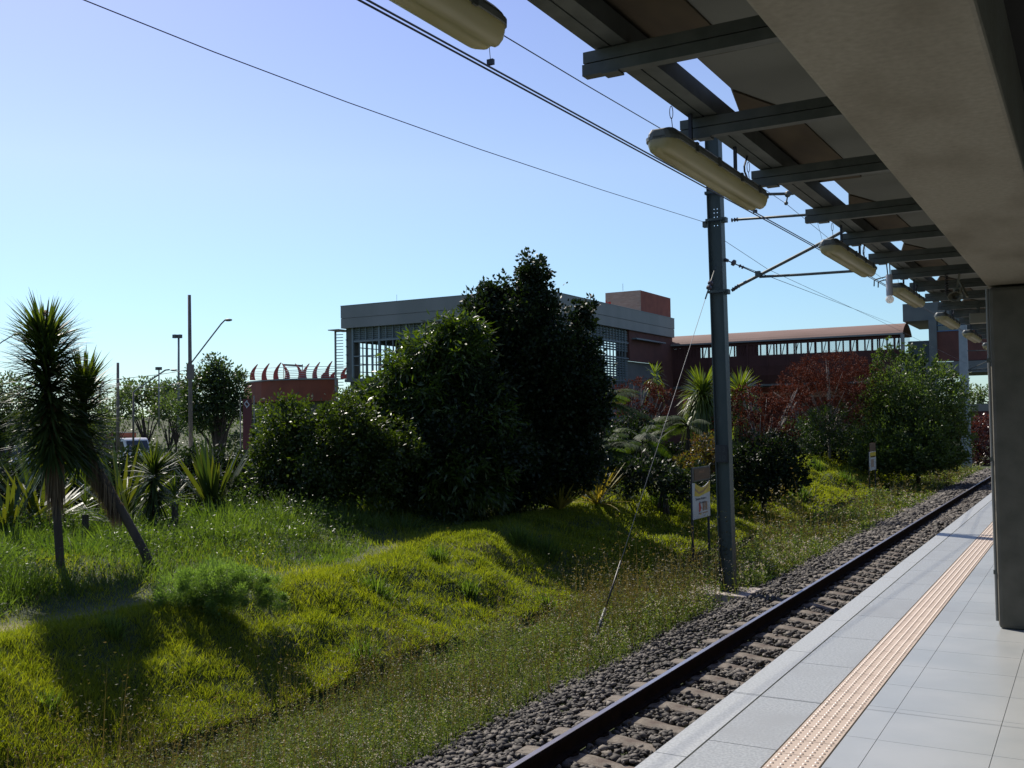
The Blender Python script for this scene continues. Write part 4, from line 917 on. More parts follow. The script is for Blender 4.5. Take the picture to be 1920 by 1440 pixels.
def tree(name, label, blobs, base_px, d, dens, Ll, Lw, m, trunk_r=.1, bark=None, group=None, fork=.25, cat='tree', ntips=7, zb=None, **k):
    b = at(*base_px, d)
    zg = gz(b[0], b[1]) if zb is None else zb
    o = thing(name, label, cat, (b[0], b[1], zg), group)
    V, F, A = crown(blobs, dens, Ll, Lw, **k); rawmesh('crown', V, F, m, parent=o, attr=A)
    mb = MB(); cm = np.mean([np.asarray(q[0]) for q in blobs], 0); f = Vector((b[0], b[1], zg + fork * max(cm[2] - zg, .5)))
    mb.tube([(b[0], b[1], zg - .1), (b[0] + .03, b[1], (zg + f.z) / 2), f], [trunk_r * 1.25, trunk_r, trunk_r * .9], 9)
    tips = []
    for c, rx, ry, rz in blobs:
        for _ in range(max(1, ntips // len(blobs))): tips.append(np.asarray(c) + rdir(1)[0] * np.array([rx, ry, rz]) * .75)
    limbs(mb, f, tips, trunk_r * .7); mb.build('trunk', bark or M['bark'], o, smooth=True)
    return o

# --- the big trees of the garden
D1 = 23.3
tree('ficus_tree', 'tallest dark glossy tree in the middle, with a pointed top and a smaller second peak', [px_blob(998, 520, 34, D1, 44), px_blob(985, 575, 60, D1, 55), px_blob(925, 560, 34, D1 + .3, 34), px_blob(930, 640, 62, D1), px_blob(1010, 650, 80, D1), px_blob(1095, 590, 22, D1, 34), px_blob(1082, 660, 44, D1, 50), px_blob(1040, 740, 88, D1, 80), px_blob(940, 740, 80, D1, 80), px_blob(1070, 800, 66, D1, 60), px_blob(960, 830, 100, D1, 70), px_blob(1085, 860, 60, D1 - .5, 50), px_blob(900, 690, 70, D1, 70), px_blob(1120, 720, 26, D1, 40), px_blob(1000, 890, 90, D1 - .5, 50), px_blob(885, 745, 66, 21.9, 60), px_blob(830, 830, 84, 21.4, 60), px_blob(910, 850, 90, 21.7, 66), px_blob(765, 880, 60, 21.2, 50), px_blob(905, 600, 40, D1, 56), px_blob(1050, 700, 70, D1 - .3, 70), px_blob(1100, 760, 40, D1 - .3, 60)],  # nearer low clumps added as dark foliage, putting shade over the mango's lower half
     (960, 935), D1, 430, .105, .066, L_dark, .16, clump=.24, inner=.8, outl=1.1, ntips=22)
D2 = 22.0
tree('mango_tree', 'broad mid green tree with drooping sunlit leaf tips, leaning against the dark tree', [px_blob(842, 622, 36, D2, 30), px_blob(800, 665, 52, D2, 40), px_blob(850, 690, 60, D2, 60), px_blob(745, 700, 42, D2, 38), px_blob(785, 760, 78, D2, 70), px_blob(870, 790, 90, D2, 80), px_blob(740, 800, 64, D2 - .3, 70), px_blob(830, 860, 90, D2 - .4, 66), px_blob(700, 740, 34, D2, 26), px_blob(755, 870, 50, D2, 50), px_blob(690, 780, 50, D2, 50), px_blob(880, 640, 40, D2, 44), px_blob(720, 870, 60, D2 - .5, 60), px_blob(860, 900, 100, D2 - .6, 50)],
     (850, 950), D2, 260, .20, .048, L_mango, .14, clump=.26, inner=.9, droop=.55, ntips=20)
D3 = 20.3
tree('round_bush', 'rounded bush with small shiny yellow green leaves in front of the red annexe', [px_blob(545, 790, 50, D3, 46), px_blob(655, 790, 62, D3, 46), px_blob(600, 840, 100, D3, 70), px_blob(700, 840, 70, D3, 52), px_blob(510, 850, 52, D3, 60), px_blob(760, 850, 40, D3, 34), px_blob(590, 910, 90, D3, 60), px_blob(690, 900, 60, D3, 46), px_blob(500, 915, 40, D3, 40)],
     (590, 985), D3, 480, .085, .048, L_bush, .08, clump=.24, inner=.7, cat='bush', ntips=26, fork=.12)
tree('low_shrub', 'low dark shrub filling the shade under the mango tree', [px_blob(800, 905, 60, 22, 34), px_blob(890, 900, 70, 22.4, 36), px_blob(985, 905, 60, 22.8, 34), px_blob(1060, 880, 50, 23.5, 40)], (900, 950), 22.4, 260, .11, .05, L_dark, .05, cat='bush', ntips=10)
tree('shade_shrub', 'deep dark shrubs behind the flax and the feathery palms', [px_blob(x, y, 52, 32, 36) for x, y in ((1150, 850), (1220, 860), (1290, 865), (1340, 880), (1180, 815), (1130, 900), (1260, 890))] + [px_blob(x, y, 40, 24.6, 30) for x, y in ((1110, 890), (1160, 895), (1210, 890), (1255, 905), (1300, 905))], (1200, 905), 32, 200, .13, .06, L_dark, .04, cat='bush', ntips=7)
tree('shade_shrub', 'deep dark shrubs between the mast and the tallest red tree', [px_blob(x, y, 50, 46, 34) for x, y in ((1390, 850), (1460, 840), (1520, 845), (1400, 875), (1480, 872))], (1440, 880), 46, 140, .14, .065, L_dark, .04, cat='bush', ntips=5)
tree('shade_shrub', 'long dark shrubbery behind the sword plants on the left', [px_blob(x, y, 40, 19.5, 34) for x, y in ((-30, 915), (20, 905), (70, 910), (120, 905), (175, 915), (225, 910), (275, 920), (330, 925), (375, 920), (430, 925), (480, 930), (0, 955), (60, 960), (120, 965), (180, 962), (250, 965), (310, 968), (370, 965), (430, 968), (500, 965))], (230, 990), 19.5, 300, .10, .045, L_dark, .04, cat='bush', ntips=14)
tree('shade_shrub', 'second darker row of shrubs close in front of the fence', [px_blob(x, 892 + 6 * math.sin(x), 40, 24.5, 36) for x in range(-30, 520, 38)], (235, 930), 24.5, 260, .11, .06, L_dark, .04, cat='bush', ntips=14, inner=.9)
# --- red seed head trees, palms and shrubs on the right
def flat_crown_red(label, blobs, base, d, lower, bark=M['barkpale'], **k):
    o = tree('red_tree', label, blobs, base, d, 300, .085, .035, L_red, .065, bark=bark, group='red seeded trees below the footbridge', clump=.2, inner=.03, ntips=26, fork=.3, **k)
    if lower:
        V, F, A = crown(lower, 260, .12, .05); rawmesh('green_leaves', V, F, L_green, parent=o, attr=A)
    return o
flat_crown_red('tallest red brown tree with pale bare branches, in front of the footbridge', [px_blob(1560, 690, 62, 44, 26), px_blob(1500, 712, 44, 44, 22), px_blob(1615, 715, 50, 44, 28), px_blob(1545, 735, 70, 43.5, 22), px_blob(1620, 765, 46, 43.5, 30), px_blob(1470, 740, 30, 44, 16)], (1555, 862), 44, [px_blob(1550, 800, 40, 43.5, 40), px_blob(1500, 815, 40, 43.5, 34)])
flat_crown_red('wide low red brown tree just right of the steel mast', [px_blob(1420, 762, 50, 30, 26), px_blob(1385, 800, 46, 30, 34), px_blob(1465, 775, 44, 30, 26), px_blob(1400, 735, 24, 30, 14), px_blob(1490, 740, 26, 30, 16), px_blob(1440, 815, 46, 30, 30)], (1430, 905), 30, None)
flat_crown_red('small red brown tree behind the palm fronds, left of the mast', [px_blob(1200, 735, 38, 33, 22), px_blob(1235, 755, 26, 33, 26), px_blob(1160, 745, 26, 33, 20), px_blob(1190, 775, 34, 33, 24)], (1200, 880), 33, [px_blob(1200, 815, 40, 33, 36)])
tree('red_shrub', 'reddish yellow shrub between the mast and the guy wire', [px_blob(1325, 850, 30, 27, 34), px_blob(1300, 870, 30, 27, 24), px_blob(1345, 880, 24, 27, 26)], (1320, 905), 27, 380, .09, .05, leafmat('leaf_croton', (.07, .028, .012), (.07, .085, .014), .4, .4), .03, cat='bush', ntips=8)
tree('rounded_shrub', 'dark rounded shrub under the wide red tree, right of the mast', [px_blob(1430, 860, 56, 29, 42), px_blob(1475, 850, 34, 29.3, 34), px_blob(1390, 870, 30, 28.8, 34), px_blob(1430, 892, 60, 28.8, 26), px_blob(1480, 885, 30, 29, 22), px_blob(1425, 912, 56, 28.6, 22), px_blob(1475, 905, 34, 28.8, 20)], (1430, 915), 29, 420, .10, .055, L_dark, .05, cat='bush', ntips=8)
tree('shooting_bush', 'tall bushy green tree with upright shoots in front of the concourse column', [px_blob(1720, 745, 84, 43, 62), px_blob(1655, 760, 46, 43, 56), px_blob(1780, 765, 36, 43, 60), px_blob(1700, 815, 90, 42.6, 46), px_blob(1775, 820, 40, 42.6, 44), px_blob(1700, 850, 90, 42.4, 26), px_blob(1640, 840, 50, 42.5, 32), px_blob(1780, 855, 30, 42.4, 20), px_blob(1700, 872, 80, 42.2, 16), px_blob(1640, 862, 46, 42.3, 18)] + [px_blob(x, y, 6, 43, 26, dz=.15) for x, y in ((1652, 668), (1668, 660), (1708, 662), (1716, 680), (1640, 690), (1752, 690), (1768, 705), (1786, 715), (1730, 668), (1690, 672))],
     (1720, 872), 43, 190, .13, .06, leafmat('leaf_shoots', (.03, .055, .014), (.085, .12, .028), .42, .45), .09, cat='tree', clump=.2, inner=.6, up=.35, ntips=16)
tree('dark_shrub', 'deep shaded shrubs between the red tree and the bushy green tree', [px_blob(1600, 835, 44, 44.5, 34), px_blob(1520, 840, 36, 45, 28), px_blob(1650, 840, 40, 45, 30)], (1600, 870), 45, 200, .14, .07, L_dark, .05, cat='bush', ntips=6)
tree('dark_red_shrub', 'dark purple red shrub beside the far mast, next to the column', [px_blob(1832, 820, 26, 62, 34), px_blob(1850, 800, 22, 63, 22), px_blob(1835, 855, 30, 62, 24)], (1835, 880), 62, 120, .18, .09, L_darkred, .06, cat='bush', ntips=6)
tree('far_tree', 'small distant tree seen under the concourse against the sky', [px_blob(1838, 735, 22, 120, 10), px_blob(1825, 748, 18, 120, 9), px_blob(1850, 750, 18, 120, 10)], (1838, 790), 120, 16, .4, .2, L_far, .12, ntips=12, inner=.1, clump=.3)
tree('shrub', 'dark shrub mass beyond the track bed under the concourse', [px_blob(1760, 858, 40, 48, 18), px_blob(1690, 865, 40, 46, 14)], (1760, 880), 48, 130, .15, .07, L_dark, .04, cat='bush', ntips=4)
# --- trees on the far left
gf = 'trees beyond the road'
tree('leafy_tree', 'dense mid green tree to the right of the tallest pole', [px_blob(405, 690, 22, 46, 26), px_blob(380, 712, 34, 46, 26), px_blob(425, 715, 34, 46, 28), px_blob(400, 760, 52, 46, 42), px_blob(440, 750, 30, 46, 34), px_blob(370, 770, 34, 46, 34)], (412, 842), 46, 130, .17, .08, L_green, .15, group=gf, clump=.25, inner=.6, ntips=14)
tree('leafy_tree', 'paler round tree left of the tallest pole', [px_blob(265, 733, 38, 96, 18), px_blob(300, 752, 30, 96, 20), px_blob(240, 748, 20, 96, 14)], (275, 805), 96, 32, .36, .17, L_far, .12, group=gf, clump=.3, ntips=14)
tree('leafy_tree', 'greyish umbrella shaped tree between the two floodlight masts', [px_blob(332, 728, 32, 104, 14), px_blob(310, 742, 26, 104, 16), px_blob(350, 745, 22, 104, 18)], (330, 800), 104, 30, .38, .17, L_green, .12, group=gf, clump=.3, ntips=12)
tree('leafy_tree', 'small sunlit tree leaning over the slope behind the truck', [px_blob(318, 765, 32, 92, 20), px_blob(345, 785, 24, 92, 22), px_blob(292, 775, 16, 92, 12)], (318, 830), 92, 32, .34, .16, L_far, .07, group=gf, clump=.3, ntips=12)
tree('leafy_tree', 'thin pale sapling by the bare dark pole', [px_blob(232, 738, 16, 78, 18), px_blob(226, 765, 20, 78, 20), px_blob(250, 775, 16, 78, 10), px_blob(203, 780, 18, 78, 24)], (215, 830), 78, 40, .28, .13, L_far, .06, group=gf, clump=.35, ntips=14)
tree('leafy_tree', 'light green bush beside the station totem', [px_blob(480, 790, 16, 44, 26), px_blob(446, 826, 16, 44, 20), px_blob(490, 800, 16, 46, 26)], (468, 850), 44, 110, .16, .08, L_far, .06, group=gf, ntips=8)
tree('leafy_tree', 'dark tree at the left edge behind the yucca', [px_blob(8, 745, 48, 38, 48), px_blob(40, 800, 44, 38, 40), px_blob(-30, 800, 50, 38, 50)], (5, 850), 38, 150, .15, .07, L_green, .12, group=gf, inner=.5, ntips=12)
tree('leafy_tree', 'mid green tree behind the right yucca crown', [px_blob(160, 775, 40, 50, 40), px_blob(195, 800, 26, 50, 30), px_blob(110, 800, 36, 52, 34)], (165, 840), 50, 100, .18, .08, L_far, .1, group=gf, ntips=10)
# hedge along the fence
hb = [px_blob(x, 868 + 4 * math.sin(x), 22, 30.5, 26) for x in range(130, 520, 30)]
o = thing('hedge', 'clipped dark hedge growing along the black fence', 'hedge', tp(at(300, 900, 30.5))); V, F, A = crown(hb, 190, .10, .06, inner=.5); rawmesh('foliage', V, F, L_dark, parent=o, attr=A)

# --- straplike plants
def rosette(base, n, L, W, droop, m, name='leaves', zmin=-.2, zmax=.98, parent=None, segs=3, axis_=None, length=0.0, wp=None, vr=(0, 1)):
    base = np.asarray(base, float); ax = np.array([0, 0, 1.0]) if axis_ is None else np.asarray(axis_, float) / np.linalg.norm(axis_)
    u = rng.uniform(0, 1, n); z = zmin + (zmax - zmin) * u; a = rng.uniform(0, 2 * np.pi, n); r = np.sqrt(np.maximum(1 - z * z, .0))
    e1 = np.cross(ax, [0, 1, .1]); e1 /= np.linalg.norm(e1); e2 = np.cross(ax, e1)
    D = r[:, None] * (np.cos(a)[:, None] * e1 + np.sin(a)[:, None] * e2) + z[:, None] * ax
    P = base + ax * (u * length)[:, None] + D * .02
    V, F, k = straps(P, D, L * rng.uniform(.75, 1.12, n), W * rng.uniform(.8, 1.15, n), droop * rng.uniform(.3, 1.5, n) * np.clip(1.1 - z, .05, 1.2), segs, wp=wp)
    return rawmesh(name, V, F, m, parent=parent, attr=np.repeat(rng.uniform(*vr, n), k))
WPY = [.7, 1.0, .75, .05]
def skirt(o, pts, n, L, W, rad):
    """dead leaves hanging along a stem"""
    pts = [np.asarray(p, float) for p in pts]; t = rng.uniform(0, 1, n) * (len(pts) - 1); i = np.minimum(t.astype(int), len(pts) - 2); f = (t - i)[:, None]
    P = np.array(pts)[i] * (1 - f) + np.array(pts)[i + 1] * f; a = rng.uniform(0, 2 * np.pi, n); P = P + np.stack([np.cos(a), np.sin(a), a * 0], 1) * rad * rng.uniform(.2, 1, (n, 1))
    D = np.stack([np.cos(a) * .03, np.sin(a) * .03, -np.ones(n)], 1) + rdir(n) * .05
    V, F, k = straps(P, D, L * rng.uniform(.6, 1.2, n), W, .05, 2); rawmesh('dead_leaves', V, F, M['thatch'], parent=o, attr=np.repeat(rng.uniform(0, 1, n), k))
DY = 13.0
yb = at(116, 1120, DY); yg = gz(yb[0], yb[1])
yc = thing('yucca_tree', 'tallest spiky yucca tree with a straight shaggy trunk and a big round crown', 'yucca', (yb[0], yb[1], yg), 'yucca trees')
stem = [at(116, 1150, DY), at(112, 1040, DY), at(104, 930, DY), at(96, 820, DY), at(88, 720, DY), at(84, 640, DY)]
MB().tube(stem, [.065, .055, .05, .05, .05, .04], 9).build('trunk', M['bark'], yc, smooth=True)
skirt(yc, [at(106, 880, DY), at(96, 800, DY), at(90, 740, DY)], 1500, .60, .02, .10)
for k in range(9):
    t = k / 8; rosette(at(84 + 13 * t, 648 + 195 * t, DY), 190 if k else 240, .62 - .04 * t, .034, .10 + .12 * t, L_yucca, 'leaves', -.05 - .62 * t, .97 - .85 * t, yc, wp=WPY, length=.10)
V, F, A = crown([px_blob(84, 598, 15, DY, 24), px_blob(72, 588, 5, DY, 10)], 3600, .03, .018, outl=1.1); rawmesh('flower_spike', V, F, G_seed, parent=yc, attr=A); 
DY2 = 13.6
b2 = at(283, 1065, DY2)
y2 = thing('yucca_tree', 'leaning yucca tree whose shaggy trunk slants up from the right to a lower crown', 'yucca', (b2[0], b2[1], gz(b2[0], b2[1])), 'yucca trees')
st2 = [at(292, 1085, DY2), at(268, 1030, DY2), at(238, 975, DY2), at(205, 920, DY2), at(172, 860, DY2), at(156, 800, DY2), at(158, 735, DY2)]
MB().tube(st2, [.07, .06, .06, .06, .055, .05, .04], 9).build('trunk', M['bark'], y2, smooth=True)
skirt(y2, [at(222, 945, DY2), at(185, 880, DY2), at(160, 820, DY2), at(150, 790, DY2)], 1700, .36, .016, .07)
for k in range(6):
    t = k / 5; rosette(at(158 - 6 * t, 735 + 120 * t, DY2), 160 if k else 200, .52 - .04 * t, .033, .10 + .15 * t, L_yucca, 'leaves', .0 - .65 * t, .97 - .8 * t, y2, wp=WPY, length=.10)
def yuc(label, px, py, d, n, L, W=.035, z0=-.5, name='small_yucca', stemh=.6):
    c = at(px, py, d); g = gz(c[0], c[1]); o = thing(name, label, 'yucca', (c[0], c[1], g), 'small yuccas in the tall grass')
    MB().tube([(c[0], c[1], g - .1), tuple(c)], [.06, .05], 8).build('trunk', M['bark'], o); rosette(c, n, L, W, .18, L_yucca, 'leaves', z0, .98, o, wp=WPY, length=.2, vr=(.2, 1))
    if n > 100: rosette(c + np.array([0, 0, -.25]), n // 2, L * .9, W, .3, L_yucca, 'leaves', -.95, -.1, o, wp=WPY, length=.1)
    return o
yuc('small round yucca between the two clumps of sword plants', 288, 903, 17, 230, .56, .034)
yuc('tiny yucca close to the right of the small round one', 328, 945, 16.5, 70, .36, .025, -.2)
yuc('tiny pale yucca in the shade behind the leaning trunk', 160, 965, 16, 60, .30, .02, -.2)
yuc('tiny yucca at the shaded foot of the round bush', 520, 975, 18.5, 60, .45, .03, .0)
WPA = [.55, 1.0, .95, .7, .06]
def sword(label, px, py, d, n, L, W=.11, droop=.12, m=None, z0=.25, z1=.99, grp='sword leaved agaves'):
    c = at(px, py, d); g = gz(c[0], c[1])
    if grp.startswith('striped'): c = ground(px, py + 36); g = c[2]
    c[2] = g + .06
    o = thing('sword_plant', label, 'agave', (c[0], c[1], g), grp)
    rosette(c, n, L, W, droop, m or L_agave, 'leaves', z0, z1, o, segs=4, wp=WPA)
    if c[2] - g > .3: MB().tube([(c[0], c[1], g - .1), tuple(c)], [.12, .1], 8).build('stem', M['bark'], o)
    return o
sword('tall sword leaved agave below the tallest pole, its blades glowing yellow', 400, 950, 19, 46, 1.5, .085, z0=.72)
sword('sword leaved agave behind the leaning yucca trunk', 228, 950, 18, 46, 1.45, .08, z0=.55)
sword('sword leaved agave leaning across the leaning trunk toward the grass', 245, 990, 17, 26, 1.05, .06, .3, z0=.3)
sword('broad sword leaved agave at the left edge with crossing blades', 15, 985, 16.5, 50, 1.5, .085, z0=.35)
sword('sword leaved agave behind the tall yucca trunk', 75, 990, 17.5, 50, 1.5, .08, z0=.45)
sword('yellow striped flax plant under the dark tree', 1050, 925, 21.6, 70, 1.15, .05, .15, L_stripe, .45, grp='striped flax plants')
sword('darker flax plant with arching blades beside the palm', 1120, 915, 22.3, 60, 1.2, .05, .3, L_stripe, .2, grp='striped flax plants')
sword('flax plant with silvery blades leaning right toward the guy wire', 1175, 905, 22.3, 40, 1.1, .06, .25, L_agave, .2, grp='striped flax plants')
sword('low flax plant in deep shade under the mango tree', 815, 935, 20.8, 50, .8, .05, .3, L_agave, .2, grp='striped flax plants')
# palms
def palm(label, px, py, d, nf, L, base_py, name='palm', group='feathery palms', z0=.15):
    c = at(px, py, d); g = gz(c[0], c[1]); o = thing(name, label, 'palm', (c[0], c[1], g), group); mb = MB()
    for _ in range(3): a = random.uniform(0, 6.28); mb.tube([(c[0] + .2 * math.cos(a), c[1] + .2 * math.sin(a), g - .1), tuple(c)], [.05, .035], 7)
    mb.build('trunk', M['bark'], o); rb = MB(); PP, DD, LL = [], [], []
    for i in range(nf):
        a = rng.uniform(0, 2 * np.pi); el = rng.uniform(z0, 1.35); h = np.array([math.cos(a), math.sin(a), 0]); Lf = L * rng.uniform(.8, 1.1)
        pts = []
        for t in np.linspace(0, 1, 9): pts.append(c + h * Lf * math.cos(el) * t * (1 - .1 * t) + h * Lf * .25 * t * t + np.array([0, 0, 1]) * Lf * (math.sin(el) * t - .62 * t * t))
        rb.tube(pts, [.014 * (1 - .8 * t) for t in np.linspace(0, 1, 9)], 4)
        pts = np.array(pts); sd = np.cross(h, [0, 0, 1.0])
        for t in np.linspace(.15, 1, 34):
            f = t * 8; k = min(int(f), 7); p = pts[k] + (pts[k + 1] - pts[k]) * (f - k); tg = pts[k + 1] - pts[k]; tg = tg / np.linalg.norm(tg)
            for s in (-1, 1): PP.append(p); DD.append(tg * .7 + sd * s * .8 + np.array([0, 0, -.1])); LL.append(Lf * .30 * math.sin(math.pi * (.12 + .8 * t)))
    rb.build('frond_stems', L_palm, o); n = len(PP)
    V, F, k = straps(np.array(PP), np.array(DD), np.array(LL), .028, .35, 2); rawmesh('fronds', V, F, L_palm, parent=o, attr=np.repeat(rng.uniform(0, 1, n), k)); return o
palm('feathery palm rising beside the right edge of the dark tree', 1130, 760, 28, 12, 1.35, 900)
palm('feathery palm with silvery arching fronds above the striped flax', 1130, 850, 25.5, 14, 1.25, 920)
palm('feathery palm below the small red tree', 1205, 830, 29, 13, 1.4, 900)
palm('feathery palm left of the mast beneath the bright shaggy one', 1290, 800, 30, 11, 1.2, 900)
palm('short feathery palm crossing the guy wire', 1245, 903, 26, 12, 1.0, 910)
def shag(label, px, py, d, n, L):
    c = at(px, py, d); g = gz(c[0], c[1]); o = thing('shaggy_palm', label, 'palm', (c[0], c[1], g), 'bright shaggy palms')
    MB().tube([(c[0], c[1], g - .1), tuple(c)], [.1, .08], 8).build('trunk', M['bark'], o); rosette(c, n, L, .05, .9, leafmat('leaf_shaggy', (.06, .09, .015), (.13, .17, .03), .42, .35, (2, 2, .5), .6), 'leaves', -.5, .95, o, segs=4, wp=[.6, 1, .8, .5, .05], length=.45); return o
shag('bright shaggy strap leaved palm just left of the steel mast', 1318, 762, 31, 800, 1.0)
shag('bright shaggy strap leaved palm just right of the steel mast', 1388, 757, 33, 600, .9)
shag('small shaggy palm under the left end of the footbridge', 1228, 722, 36, 80, .6)

# ------------------------------------------------------------------ grasses (uncountable: one object each)
def scatter(n, x0, x1, y0, y1, fn=None, near=1.0):
    """more blades near the camera; fn(X,Y) -> keep probability"""
    u = rng.uniform(0, 1, n); Y = y0 * (y1 / y0) ** u if near else rng.uniform(y0, y1, n); X = rng.uniform(x0, x1, n)
    if fn is not None: k = rng.uniform(0, 1, n) < fn(X, Y); X, Y = X[k], Y[k]
    return X, Y
def grass(name, label, X, Y, hgt, wd, lean, droop, m, cat='grass', segs=2, A=None, zoff=0.0, sub=.0):
    n = len(X); Z = H(X, Y) - .015 + zoff; D = np.stack([rng.normal(0, lean, n), rng.normal(0, lean, n), np.ones(n)], 1)
    a = rng.uniform(0, 2 * np.pi, n); side = np.stack([np.cos(a), np.sin(a), a * 0], 1)
    V, F, k = straps(np.stack([X, Y, Z], 1), D, hgt, wd, droop, segs, side=side)
    return (V, F, np.repeat(rng.uniform(0, 1, n) if A is None else A, k))
dist = lambda X, Y: np.sqrt(X * X + Y * Y)
# turf on the bank
X, Y = scatter(420000, -13.5, DITCH + .02, 3.2, 62, lambda X, Y: np.where(X > crestx(Y) - .25, 1.0, .28) * np.where((X > DITCH - .12), .15, 1))
prox = np.exp(-(((X - (crestx(Y) - .45)) / .28) ** 2)) * np.clip((vnoise(X, Y, .35, 12) - .3) * 2.2, 0, 1) * (Y < 17)
k = rng.uniform(0, 1, len(X)) > prox * .85; X, Y = X[k], Y[k]
s = np.clip(dist(X, Y) / 11, .75, 3.2); pn = vnoise(X, Y, 2.2, 21); big = vnoise(X, Y, .8, 22)
hg = (.075 + .12 * pn ** 1.4 * rng.uniform(.5, 1.4, len(X)) + .09 * np.clip(big - .55, 0, 1)) * (1 + .15 * (s - 1)); 
turf = grass('', '', X, Y, hg, .0080 * s, .5, .28, None, A=np.clip(big * .6 + rng.uniform(-.1, .5, len(X)), 0, 1))
tag(rawmesh('turf', *turf[:2], G_turf, attr=turf[2]), 'short yellow green turf covering the bank beside the drain', 'grass', kind='stuff')
# tall grass behind the crest
def tallfn(X, Y):
    q = crestx(Y) - X
    return np.clip((q - .75 + (vnoise(X, Y, .8, 31) - .5) * .8) * 3, 0, 1) * np.clip(vnoise(X, Y, .55, 32) * 2.6 - .7, .04, 1) * np.clip((11.5 - np.abs(X + 8.5)) , 0, 1)
X, Y = scatter(170000, -19, -9.6, 4.5, 30, tallfn)
s = np.clip(dist(X, Y) / 13, .8, 2.2); cl = vnoise(X, Y, 1.4, 33)
hg = (.17 + .34 * cl ** 1.5) * rng.uniform(.45, 1.25, len(X)) * np.interp(Y, [6, 9, 16, 22, 30], [.9, 1, .8, .6, .55])
tl = grass('', '', X, Y, hg, .0095 * s, .3, .36, None, segs=3, A=np.clip(cl * .5 + rng.uniform(0, .5, len(X)), 0, 1))
tag(rawmesh('tall_grass', *tl[:2], G_tall, attr=tl[2]), 'tall bright green grass growing on top of the bank around the yuccas', 'grass', kind='stuff')
def clumps(nc, nb, x0, x1, y0, y1, fn, rad, hgt, wd, dr, lean=1.0, segs=3):
    cx, cy = scatter(nc, x0, x1, y0, y1, fn); m_ = len(cx); hs = rng.uniform(.55, 1.25, m_); a = rng.normal(0, 1, (m_, nb, 2)) * (rad * hs)[:, None, None]
    X = (cx[:, None] + a[..., 0]).ravel(); Y = (cy[:, None] + a[..., 1]).ravel(); hh = np.repeat(hs, nb) * hgt * rng.uniform(.5, 1.15, m_ * nb); n = len(X); s = np.clip(dist(X, Y) / 13, .8, 3)
    D = np.stack([a[..., 0].ravel() / rad * .28 * lean + rng.normal(0, .12, n), a[..., 1].ravel() / rad * .28 * lean + rng.normal(0, .12, n), np.ones(n)], 1)
    V, F, k = straps(np.stack([X, Y, H(X, Y) - .01], 1), D, hh, wd * s, dr * rng.uniform(.4, 1.4, n), segs, side=nrm(np.cross(D, rdir(n))))
    return V, F, np.repeat(np.clip(np.repeat(rng.uniform(0, .6, m_), nb) + rng.uniform(0, .4, n), 0, 1), k)
tc2 = clumps(1500, 90, -18, -10.1, 5, 27, lambda X, Y: np.clip((crestx(Y) - 1.0 - X) * 2, 0, 1) * np.clip(vnoise(X, Y, .5, 35) * 2.2 - .3, .1, 1), .13, .54, .010, .36)
tag(rawmesh('clumped_grass', *tc2[:2], G_tall, attr=tc2[2]), 'fountain like clumps of tall green grass standing out of the grass on the bank top', 'grass', kind='stuff')
tc3 = clumps(9000, 26, -11.5, DITCH - .05, 3.4, 50, lambda X, Y: (X > crestx(Y) - .3) * np.clip(.3 + vnoise(X, Y, 1.2, 36), 0, 1), .045, .17, .0085, .3, 1.4, 2)
tag(rawmesh('clumped_turf', *tc3[:2], G_turf, attr=tc3[2]), 'small tufts breaking up the short turf of the bank', 'grass', kind='stuff')
# taller patchy grass over the farther bank
X, Y = scatter(190000, -13.5, -5.5, 15, 64, lambda X, Y: np.clip(vnoise(X, Y, .9, 41) * 2.4 - .7, .05, 1) * np.clip((Y - 15) / 3, 0, 1))
s = np.clip(dist(X, Y) / 13, 1, 3.4)
mg = grass('', '', X, Y, (.13 + .28 * vnoise(X, Y, .9, 41)) * rng.uniform(.6, 1.2, len(X)), .010 * s, .35, .5, None, segs=2)
tag(rawmesh('rough_grass', *mg[:2], G_turf, attr=mg[2]), 'rough bright grass tufts over the farther bank up to the far mast', 'grass', kind='stuff')
# weeds between the drain and the gravel: stems with tiny leaves and pale seed heads
def weeds(n, x0, x1, y0, y1, fn, hs):
    X, Y = scatter(n, x0, x1, y0, y1, fn); n = len(X); s = np.clip(dist(X, Y) / 12, .8, 3)
    h = hs * rng.uniform(.35, 1.35, n) * (.35 + 1.3 * vnoise(X, Y, 1.1, 51) ** 1.3); Z = H(X, Y)
    D = np.stack([rng.normal(0, .14, n), rng.normal(0, .14, n), np.ones(n)], 1); a = rng.uniform(0, 6.28, n); side = np.stack([np.cos(a), np.sin(a), a * 0], 1)
    B = np.stack([X, Y, Z - .01], 1); V1, F1, k1 = straps(B, D, h, .0065 * s, .1, 2, side=side)
    A0 = rng.uniform(0, 1, n); parts = [(V1, F1, np.repeat(A0, k1))]
    nl = 9; Dn = nrm(D); T = rng.uniform(.1, 1, (n, nl)); P = (B[:, None] + Dn[:, None] * (h[:, None] * T)[..., None]).reshape(-1, 3)
    V2, F2 = leaves(P, rdir(n * nl, -.2, .9), .038 * np.repeat(s, nl), .013 * np.repeat(s, nl)); parts.append((V2, F2, np.repeat(np.clip(np.repeat(A0, nl) + rng.uniform(-.3, .3, n * nl), 0, 1), 4)))
    k = rng.uniform(0, 1, n) < np.clip((X + 5.8) * 1.6, .07, .8); Pt = (B + Dn * h[:, None])[k]; Pt = np.repeat(Pt, 3, 0) + rng.normal(0, .018, (k.sum() * 3, 3))
    V3, F3 = leaves(Pt, rdir(len(Pt)), .017 * np.repeat(s[k], 3), .014 * np.repeat(s[k], 3))
    return merge(parts), (V3, F3, np.repeat(rng.uniform(0, 1, len(Pt)), 4))
